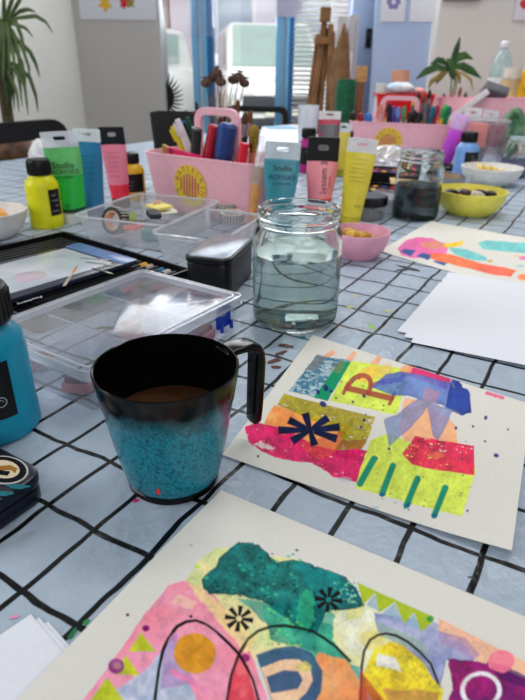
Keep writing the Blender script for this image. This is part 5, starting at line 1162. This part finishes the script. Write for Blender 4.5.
# round jar with black lid, low box
pr_ = T(364, 222) + Vector((.012, .035, 0))
o = thing('lidded_jar', 'small clear tub with black screw lid right of the yellow paint tube', 'jar', pr_)
b = B(); b.lathe([(.030, 0), (.032, .002), (.032, .024), (.030, .026)], clear('tub_side', haze=.35), seg=36); b.build('body', o)
b = B(); b.lathe([(.035, .0265), (.036, .028), (.036, .042), (.034, .044), (0, .044)], BLACK, seg=36, cap1=False); b.build('screw_lid', o)
b = B(); b.lathe([(.028, .003), (.028, .014), (0, .016)], colm((40, 40, 44), .6), seg=24, cap1=False); b.build('contents', o)
pq = T(383, 215) + Vector((.02, .05, 0))
o = thing('low_box', 'low frosted plastic box between the black lid and the grey water jar', 'box', pq, -.3)
b = B(); b.tub(.07, .09, .075, .095, .026, .008, .0015, clear('frosted_box', (232, 238, 236), haze=.5, rough=.2), lip=.001); b.build('base', o); b = B(); b.rbox(.078, .098, .004, clear('frosted_lid', (236, 240, 240), haze=.5, rough=.2), MT(0, 0, .0265), r=.009); b.build('lid', o)
# tan card behind the dark water jar
pk = T(408, 193, .045)
slab('kraft_card', 'tan kraft card sticking out behind the grey water jar', 'card', (pk.x + .012, pk.y + .03, TZ + .058), .085, .034, .003, (206, 176, 118), (R(10), R(3), -.1))

# tape tub, dark dish
pt2 = T(446, 192)
o = thing('tape_tub', 'round clear tub of yellow and dark tape rolls left of the white bowl', 'tub', pt2 + Vector((.01, .03, 0)))
b = B(); b.lathe([(.05, 0), (.052, .002), (.056, .036), (.054, .036), (.05, .003), (0, .003)], clear('round_tub', haze=.15), seg=40, cap1=False); b.build('wall', o)
for k, (r_, h_, z_, c, lab) in enumerate(((.042, .016, .004, (226, 206, 84), 'yellow tape roll in the round tub left of the white bowl'), (.04, .012, .021, (60, 50, 46), 'dark tape roll on the yellow one in the round tub'))):
    washi(lab, pt2 + Vector((.01, .03, z_)), r_, h_, c, (0, 0, 0), .7, (200, 170, 120), group='rolls in the round tub')
pd2 = T(450, 176)
o = thing('black_dish', 'small black dish behind the round tape tub', 'dish', pd2 + Vector((-.012, .04, 0))); b = B(); b.lathe([(.03, 0), (.034, .002), (.042, .022), (.04, .023), (.032, .004), (0, .004)], BLACK, seg=36, cap1=False); b.build('shell', o)

# purple tube, hanging tab tubes, clear drawers, bag, jar, lilac box
a_, t_ = T(447, 172) + Vector((0, .05, 0)), None
t_ = V(462, 114, a_.y + .02)
o = thing('purple_tube', 'long purple paint tube leaning right of the far caddy', 'paint tube', a_, axis=aim(a_, t_, .4)); L_ = (t_ - a_).length
b = B(); b.lathe([(.011, 0), (.013, .001), (.013, .018)], colm((150, 60, 170), .4), seg=20); b.build('cap', o)
b = B(); b.loft([[(x * wx, y * wy, z) for x, y in circ(1, 24)] for wx, wy, z in ((.016, .016, .019), (.02, .018, .03), (.021, .016, L_ * .4), (.022, .008, L_ * .66), (.023, .002, L_ * .72))], colm((176, 56, 190), .35)); b.build('body', o)
b = B(); b.rbox(.046, .0025, L_ * .27, colm((214, 170, 224), .4), MT(0, 0, L_ * .73)); b.build('hanging_tab', o)
paint_tube('red paint tube with white tab standing behind the light blue bottle', T(467, 168) + Vector((0, .06, 0)), .05, .165, (206, 50, 80), (238, 238, 238), (180, 40, 60), 0, 0, R(4), [], tabh=.2)
paint_tube('black paint tube with clear tab behind the light blue bottle', T(474, 168) + Vector((.02, .05, 0)), .045, .160, (30, 28, 34), (226, 226, 230), (24, 24, 28), 0, 0, R(8), [], tabh=.18)
pdw = T(490, 176)
o = thing('drawer_box', 'stacked clear plastic box with coral and maroon contents behind the white bowl', 'box', pdw + Vector((-.004, .085, 0)), -.12)
hd = .145; b = B(); b.tub(.105, .08, .108, .083, hd * .42, .006, .0016, clear('drawer_plastic', haze=.1), lip=.002); b.build('lower_box', o)
b = B(); b.tub(.1, .075, .104, .08, hd * .5, .006, .0016, clear('drawer_plastic', haze=.1), MT(0, 0, hd * .43), lip=.003); b.build('upper_box', o); b = B(); b.rbox(.112, .088, .006, clear('drawer_lid', haze=.2), MT(0, 0, hd * .94), r=.008); b.build('lid', o)
w_o = Vector(o.location)
for k, (dx, z, w, h, c, lab) in enumerate(((-.022, hd * .45 + .004, .045, .06, (248, 116, 96), 'coral block in the left half of the clear stacked box'), (.026, hd * .45 + .004, .042, .058, (150, 40, 70), 'maroon block in the right half of the clear stacked box'), (0, .003, .085, .018, (190, 176, 190), 'mauve slab in the lower clear stacked box'))):
    slab('craft_block', lab, 'block', w_o + Vector((dx, -.003 * k, z)), w, .05, h, c, (0, 0, -.12), None, .004)
pjr = T(520, 181)
jr = glass_jar('glass_jar', 'small clear glass jar of water at the right edge behind the white bowl', pjr + Vector((.0, .06, 0)), .034, .105, .05, (238, 243, 244), seg=36)
bundle('green_bag', 'dark green leafy bag in clear film at the right edge behind the white bowl', 'bag', 512, 128, 2.0, .045, .035, .075, (36, 78, 46), 7, zb=TZ + .002, c2=(110, 150, 116))
plx = T(505, 177)
o = thing('lilac_box', 'low lilac plastic box behind the white bowl at the right edge', 'box', plx + Vector((.07, .015, 0)), -.15)
b = B(); b.tub(.09, .05, .094, .054, .05, .005, .0016, clear('lilac_plastic', (214, 204, 232), haze=.45), lip=.001); b.build('base', o); b = B(); b.rbox(.098, .058, .005, clear('lilac_lid', (220, 212, 236), haze=.45), MT(0, 0, .0505), r=.006); b.build('lid', o)

# grey boxes leaning on top, white card
p = V(499, 97, 2.1); o = thing('grey_box', 'dark grey flat box tilted on top of the pink tub', 'box', (p.x, 2.16, p.z)); o.rotation_euler = (R(-38), R(16), R(-10))
b = B(); b.rbox(.085, .06, .03, mat('box_grey', (104, 104, 112), .5), r=.003); b.build('carton', o); b = B(); b.rbox(.06, .04, .0008, mat('box_dark', (70, 70, 78), .4), MT(0, 0, .0302), r=.002, b=.0002); b.build('print', o)
p = V(481, 106, 2.05); o = slab('white_box', 'white patterned card box leaning on the pink tub left of the grey box', 'box', (p.x - .03, 2.13, p.z - .028), .2, .036, .02, (226, 216, 218), (R(-20), R(-38), 0))

# ------------------------------------------------------------------ side cabinet with plant and bottles
CT = .07
cabx0 = V(425, 100, 2.42).x
o = thing('side_cabinet', 'low pale pink topped cabinet against the white wall behind the table', 'cabinet', (cabx0 + .62, 2.72, 0))
b = B(); b.rbox(1.2, .5, TZ + CT - .03, mat('cabinet_white', (226, 222, 220), .5)); b.build('carcass', o); b = B(); b.rbox(1.24, .54, .03, mat('cabinet_top', (232, 196, 204), .45), MT(0, 0, TZ + CT - .0295)); b.build('worktop', o)
ZC = TZ + CT + .001
def leaf(b, path, w, M, droop=(0, 0, 1)):
    P = [Vector(p) for p in path]; n = len(P); secs = []
    side = (P[-1] - P[0]).cross(Vector((.1, -1, .15))).normalized()
    if side.length < .1: side = Vector((1, 0, 0))
    vs = []; fs = []
    for i, p in enumerate(P):
        t = i / (n - 1); ww = w * (sin(pi * min(1, t * .9 + .08)) ** .8) + .0006; nn = side.cross((P[min(i + 1, n - 1)] - P[max(i - 1, 0)]).normalized())
        vs += [tuple(p - side * ww), tuple(p + nn * (ww * .3)), tuple(p + side * ww), tuple(p + nn * (ww * .3 + .0012))]
    for i in range(n - 1):
        q = i * 4
        for k in range(4): fs.append((q + k, q + (k + 1) % 4, q + 4 + (k + 1) % 4, q + 4 + k))
    fs += [(3, 2, 1, 0), tuple((n - 1) * 4 + k for k in range(4))]
    b.add(vs, fs, M)
LEAF = mat('leaf_green', (62, 104, 44), .45, var=.25, scale=30, c2=(38, 74, 34)); LEAFY = mat('leaf_yellow', (150, 130, 50), .5, var=.2)
Yp = 2.62
pp0 = V(451, 104, Yp)
pot = thing('potted_plant', 'small green potted plant with pointed leaves before the white wall', 'plant', (pp0.x, Yp, ZC))
b = B(); b.lathe([(.04, 0), (.044, .003), (.056, .075), (.058, .075), (.058, .088), (.053, .088), (.05, .07), (0, .07)], colm((214, 176, 170), .5), seg=36, cap1=False); b.build('plant_pot', pot)
org = Vector((pp0.x, Yp, ZC))
b = B(); 
for k in range(3): b.tube([(.008 * cos(k * 2.1), .008 * sin(k * 2.1), .06), (.012 * cos(k * 2.1 + .5), .008 * sin(k * 2.1), .15), tuple(V(449 + 2 * k, 68 + k, Yp) - org)], .003, colm((96, 120, 60), .6), seg=8)
b.build('stem', pot)
for (pts, w, M) in [([(451, 68), (454, 58), (457, 48), (460, 37)], .014, LEAF), ([(450, 67), (443, 61), (437, 60), (430, 64)], .013, LEAF), ([(449, 69), (436, 67), (425, 72), (416, 79)], .016, LEAF), ([(451, 66), (459, 57), (466, 55), (473, 59)], .017, LEAF), ([(452, 66), (462, 66), (472, 71), (481, 78)], .017, LEAF), ([(450, 68), (444, 72), (440, 77), (436, 84)], .014, LEAF), ([(452, 67), (450, 60), (452, 66), (452, 74)], .02, LEAF), ([(452, 68), (456, 72), (459, 78), (460, 84)], .011, LEAFY), ([(450, 68), (452, 72), (453, 76), (454, 80)], .016, LEAF), ([(453, 70), (464, 74), (471, 80), (473, 91)], .006, LEAFY), ([(449, 70), (440, 76), (431, 82), (428, 89)], .01, LEAFY)]:
    b = B(); k = random.uniform(-.03, .03); leaf(b, [tuple(V(x, y, Yp + k * i) - org) for i, (x, y) in enumerate(pts)], w, M); b.build('leaf', pot, ang=60)
# bottles on the cabinet
p = V(497, 90, 2.56); o = thing('spray_bottle', 'clear plastic bottle half full of blue liquid on the cabinet', 'bottle', (p.x, 2.56, ZC)); h = V(501, 41, 2.56).z - ZC; r = .042
b = B(); b.lathe([(r * .9, 0), (r, .004), (r, h * .45), (r * .93, h * .5), (r, h * .56), (r * .92, h * .74), (r * .5, h * .88), (r * .32, h * .9), (r * .32, h * .93)], clear('bottle_plastic', (226, 236, 232), haze=.25), seg=32); b.build('body', o)
b = B(); b.lathe([(r * .88, .003), (r * .97, .006), (r * .97, h * .42), (0, h * .42)], colm((20, 110, 150), .2), seg=32, cap1=False); b.build('liquid', o)
b = B(); b.lathe([(r * .4, h * .932), (r * .4, h * .985), (r * .3, h), (0, h)], WHITE, seg=20, cap1=False); b.build('cap', o); b = B(); b.ringp(circ(r * 1.015, 32), circ(r * 1.002, 32), h * .44, h * .56, WHITE); b.build('label', o)
jar_pot('tan bottle with pale label between the blue bottle and the yellow bag', 509, 68, 92, 2.5, .033, (206, 176, 130), (226, 214, 200), (226, 196, 140), 'glue_bottle', 'bottle', zb=ZC)
jar_pot('small dark teal bottle left of the blue bottle on the cabinet', 489, 86, 96, 2.5, .024, (20, 50, 56), (20, 44, 50), None, 'ink_bottle', 'bottle', zb=ZC)
bundle('yellow_bag', 'bright yellow bag on the cabinet at the right edge', 'bag', 528, 90, 2.5, .065, .05, .1, (250, 190, 40), 11, zb=ZC)

# ------------------------------------------------------------------ things by the blind: easels, boards, green bag
WOOD = mat('easel_wood', (150, 104, 62), .55, var=.2, scale=12)
ez = thing('folded_easel', 'folded wooden easels standing in front of the white blind', 'easel', (V(320, 60, 3.12).x, 3.12, 0)); ex0 = ez.location.x
for k, (p0, p1, y, r) in enumerate((((314, 100), (325, 16), 0, .02), ((321, 100), (327, 28), .02, .02), ((328, 100), (331, 24), -.02, .018), ((318, 100), (322, 30), .05, .016), ((309, 100), (318, 34), .03, .014), ((331, 100), (333, 32), .04, .016))):
    a, t = V(*p0, 3.1 + y), V(*p1, 3.1 + y); d = (t - a); a0 = t - d * (t.z / d.z); 
    q = aim(a0, t); b = B(); L_ = (t - a0).length; b.rbox(r * 2, r * 1.3, L_, WOOD, r=.003); bo = b.build('post', ez); bo.matrix_local = Matrix.Translation(a0 - Vector(ez.location)) @ q.to_matrix().to_4x4()
b = B(); p = V(322, 44, 3.06) - Vector(ez.location); b.rbox(.075, .03, .03, WOOD, MT(*p)); b.build('crossbar', ez); b = B(); p = V(325, 22, 3.06) - Vector(ez.location); b.rbox(.05, .03, .06, WOOD, MT(*p)); b.build('crossbar', ez)
for k, (pa, pb, pt, Y, c, lab) in enumerate(((335, 345, 16, 3.16, (214, 212, 216), 'left pale grey board leaning beside the easels'), (346, 356, 15, 3.18, (196, 194, 200), 'right grey board leaning beside the easels'), (345, 352, 52, 3.08, (226, 226, 228), 'short white board in front of the grey boards'))):
    x0, x1 = V(pa, 60, Y).x, V(pb, 60, Y).x; h = V((pa + pb) / 2, pt, Y).z
    b = B(); b.rbox(x1 - x0, .03, h, colm(c, .6), r=.008); b.rbox(.004, .004, h * .98, colm(tuple(int(v * .86) for v in c), .6), MT((x1 - x0) * .2, -.0165, 0), r=.001); o = b.build('grey_board'); o.location = ((x0 + x1) / 2, Y, 0); tag(o, lab, 'board')
Yg = 2.3; p = V(344, 115, Yg); o = thing('green_roll', 'dark green cloth roll standing behind the red paint bottle', 'roll', (p.x, Yg, TZ)); h = V(344, 79, Yg).z - TZ
b = B(); b.lathe([(.034, 0), (.036, .004), (.034, h * .3), (.037, h * .6), (.036, h * .95), (.03, h), (.02, h - .006), (0, h - .01)], colm((14, 96, 62), .7, var=.2), seg=32, cap1=False); b.build('cloth', o); b = B(); b.ringp(circ(.0385, 32), circ(.0355, 32), h * .44, h * .47, colm((8, 70, 46), .6)); b.build('strap', o)
p = V(341, 74, 2.42); bundle('brown_bristles', 'brown bristly brush head above the green roll', 'brush', 341, 76, 2.42, .036, .03, .2, (140, 100, 66), 14, zb=TZ)
Yw = 2.36; p = V(358, 115, Yw); o = thing('wood_block_brush', 'wooden handled brush standing beside the green roll', 'brush', (p.x, Yw, TZ)); h = V(358, 66, Yw).z - TZ
b = B(); b.rbox(.03, .022, h * .8, mat('brush_wood', (140, 96, 64), .55, var=.15), r=.006); b.build('handle', o); b = B(); b.rbox(.042, .03, h * .195, mat('brush_wood_pale', (206, 158, 104), .5, var=.15), MT(0, 0, h * .803), r=.005); b.build('head', o)
p = T(307, 152); o = thing('clear_cup', 'small clear plastic cup behind the magenta paint bottle', 'cup', V(307, 140, 1.8).xy.to_3d() + Vector((0, 0, TZ))); hcup = V(307, 105, 1.8).z - TZ
b = B(); b.lathe([(.022, 0), (.024, .002), (.032, hcup), (.031, hcup), (.023, .004), (0, .004)], clear('cup_plastic', haze=.35), seg=32, cap1=False); b.build('shell', o)
p = T(288, 141); o = sheet('white paper sheet lying behind the near caddy towards the chair', [T(258, 152, .001), T(262, 127, .001), T(300, 124, .001), T(308, 146, .001)], .001)
o = slab('blue_card', 'small white and blue card lying on the paper behind the teal tube', 'card', T(281, 128, .002), .14, .1, .004, (150, 196, 226), (0, 0, .2))
# crumpled film beside the yellow bottle
pcb = T(46, 176); o = thing('crumpled_film', 'crumpled white tissue behind the yellow paint bottle', 'tissue', pcb)
b = B(); secs = []
for j in range(1, 10):
    th = pi * j / 10; secs.append([(.03 * (1 + .25 * sin(4 * a + j) + .1 * sin(9 * a)) * sin(th) * cos(a), .03 * (1 + .2 * sin(5 * a + 2 * j)) * sin(th) * sin(a), .045 - .045 * cos(th) * (1 + .1 * sin(3 * a))) for a in np.linspace(0, 2 * pi, 33)[:-1]])
b.loft(secs, mat('tissue_white', (232, 232, 234), .6)); b.build('tissue', o, ang=20)

# ------------------------------------------------------------------ chairs
def chair(label, loc, rz, top, w=.44, op=(.062, .052)):
    o = thing('black_chair', label, 'chair', loc, rz); CH = mat('chair_black', (18, 18, 20), .35)
    sh = .45
    b = B(); b.rbox(w, .42, .03, CH, MT(0, 0, sh), r=.05, b=.01); b.build('seat', o)
    b = B(); out = [(x, y) for x, y in rrect(w, top - sh - .1, .05, 6)]; inn_ = [(x, y + (top - sh - .1) / 2 - op[0] - op[1] / 2) for x, y in rrect(w - .07, op[1], .022, 6)]
    n = len(out); secs = []
    mid = (top + sh + .1) / 2; bend = lambda x, y: -.19 - .05 * (1 - (x / (w / 2)) ** 2) - .06 * (y + .2)
    vs = []; 
    for q, dy in ((out, 0), (out, -.02), (inn_, -.02), (inn_, 0)): vs += [(x, bend(x, y) + dy, mid + y) for x, y in q]
    fs = []
    for a in range(4):
        c = (a + 1) % 4
        for i in range(n): fs.append((a * n + i, a * n + (i + 1) % n, c * n + (i + 1) % n, c * n + i))
    b.add(vs, fs, CH); b.build('backrest', o)
    for s in (-1, 1):
        b = B(); b.tube([(s * w * .4, -.185, sh - .002), (s * w * .42, -.21, sh + .14)], .012, CH); b.build('upright', o)
        for y, yy in ((-.17, -.22), (.17, .2)): b = B(); b.tube([(s * w * .38, y, sh - .002), (s * w * .44, yy, 0)], [.014, .011], CH); b.build('leg', o)
    return o
cl_ = Vector((-.645, 1.785, 0)); chair('black chair drawn up at the far left edge of the table', cl_, GA - pi / 2, V(25, 125, 1.85).z, .5)
pch = V(256, 112, 3.1); chair('black chair behind the table in front of the window', (pch.x - .06, 2.98, 0), R(165), V(256, 106, 3.2).z, .36, (.03, .07))
bundle('brown_cloth', 'brown fabric bundle behind the black chair at the left', 'fabric', 14, 153, 2.2, .13, .08, .05, (120, 84, 58), 21, c2=(60, 44, 36))

# ------------------------------------------------------------------ tall plant at the left
Yt = 2.35; pc_ = V(2, 90, Yt)
tp_ = thing('tall_plant', 'tall plant with long drooping strappy leaves by the left wall', 'plant', (pc_.x - .01, Yt, 0)); og = Vector((pc_.x - .01, Yt, 0))
b = B(); b.lathe([(.12, 0), (.13, .01), (.16, .3), (.165, .3), (.165, .33), (.15, .33), (.14, .28), (0, .28)], colm((32, 70, 130), .45), seg=36, cap1=False); b.build('plant_pot', tp_)
b = B(); b.tube([(0, 0, .25), (.01, 0, .7), tuple(V(1, 70, Yt) - og), tuple(V(3, 30, Yt) - og)], .022, colm((96, 84, 60), .8, var=.25), seg=12); b.build('trunk', tp_)
LF = mat('strap_leaf', (100, 120, 72), .5, var=.3, scale=10, c2=(60, 82, 46))
rd = random.Random(12)
LP = [[(2, 26), (8, 12), (14, -6), (17, -20)], [(3, 28), (14, 10), (22, -4), (28, -16)], [(4, 26), (18, 18), (36, 16), (46, 22), (53, 33)], [(4, 24), (14, 24), (26, 28), (33, 37)], [(4, 28), (12, 36), (18, 50), (20, 66), (20, 84)], [(3, 28), (10, 40), (14, 58), (15, 78)], [(5, 30), (17, 38), (24, 52), (29, 68), (30, 84)], [(5, 30), (20, 42), (30, 52), (36, 64), (40, 78)], [(2, 24), (-6, 8), (-14, -6)], [(3, 24), (4, 8), (4, -10)], [(1, 28), (-8, 40), (-12, 62)], [(3, 30), (6, 48), (7, 70), (8, 96)], [(4, 30), (12, 44), (22, 62), (25, 80), (26, 100)], [(2, 30), (3, 50), (2, 78)], [(4, 62), (14, 70), (24, 84), (28, 104)], [(3, 64), (10, 76), (17, 92), (19, 112)], [(4, 62), (18, 66), (30, 78), (36, 96), (38, 112)], [(2, 66), (5, 84), (8, 108)], [(5, 26), (18, 12), (28, 9), (36, 12)], [(1, 26), (-4, 14), (-3, 2)]]
for k in range(22):
    cy_ = 27 if k < 13 else 64; sx_ = rd.uniform(-10, 26); dr_ = rd.uniform(30, 62)
    LP.append([(3, cy_), (3 + sx_ * .5, cy_ - rd.uniform(-4, 12)), (3 + sx_ * .85, cy_ + dr_ * .35), (3 + sx_, cy_ + dr_)])
for pts in LP:
    Y0 = rd.uniform(-.1, .02); b = B(); n = len(pts)
    fine = []
    for t in np.linspace(0, n - 1, 9):
        i = min(int(t), n - 2); f_ = t - i; p0, p1 = pts[i], pts[i + 1]; fine.append((p0[0] + (p1[0] - p0[0]) * f_, p0[1] + (p1[1] - p0[1]) * f_))
    leaf(b, [tuple(V(x, y, Yt + Y0 * i / 8) - og) for i, (x, y) in enumerate(fine)], rd.uniform(.005, .0075), LF); b.build('leaf', tp_, ang=60)

# ------------------------------------------------------------------ light
w = bpy.data.worlds.new('daylight'); SC.world = w; w.use_nodes = True; nt = w.node_tree; bg = nt.nodes['Background']
tc = nt.nodes.new('ShaderNodeTexCoord'); sx = nt.nodes.new('ShaderNodeSeparateXYZ'); nt.links.new(tc.outputs['Generated'], sx.inputs[0])
rp = nt.nodes.new('ShaderNodeValToRGB'); mr = nt.nodes.new('ShaderNodeMapRange'); mr.inputs[1].default_value = -1; mr.inputs[2].default_value = 1; nt.links.new(sx.outputs[2], mr.inputs[0]); nt.links.new(mr.outputs[0], rp.inputs[0])
e = rp.color_ramp.elements; e[0].position = .4; e[0].color = (.28, .28, .3, 1); e[1].position = .85; e[1].color = (.92, .96, 1.0, 1)
nt.links.new(rp.outputs[0], bg.inputs[0]); bg.inputs[1].default_value = .26
def area(name, loc, target, sx_, sy_, pw, col=(1, 1, 1)):
    l = bpy.data.lights.new(name, 'AREA'); l.shape = 'RECTANGLE'; l.size = sx_; l.size_y = sy_; l.energy = pw; l.color = col
    o = bpy.data.objects.new(name, l); COL.objects.link(o); o.location = loc; o.rotation_euler = (Vector(target) - Vector(loc)).to_track_quat('-Z', 'Y').to_euler(); return o
area('window_daylight', (-.1, 3.25, 1.75), (0, .6, .7), 1.2, 1.2, 16, (.96, .98, 1))
area('left_window_daylight', (-2.4, .4, 1.9), (.1, .8, .74), 1.6, 1.4, 32, (.95, .98, 1))
area('rear_fill_light', (.9, -2.2, 2.0), (.1, 1.0, .74), 2.2, 1.5, 26, (.97, .98, 1))  # added frontal fill behind the camera, not an actual window
area('ceiling_lamp', (.6, 1.2, 2.6), (.6, 1.2, 0), 1.2, .3, 12, (1, .97, .93))
area('street_daylight', (0, 4.5, 6), (0, 11, .5), 8, 4, 860, (1, 1, 1))
SC.view_settings.view_transform = 'Standard'; SC.view_settings.look = 'None'; SC.view_settings.gamma = 1; SC.view_settings.exposure = .24; SC.view_settings.use_curve_mapping = False
SC.cycles.max_bounces = 14; SC.cycles.transparent_max_bounces = 24; SC.cycles.transmission_bounces = 12; SC.cycles.glossy_bounces = 5
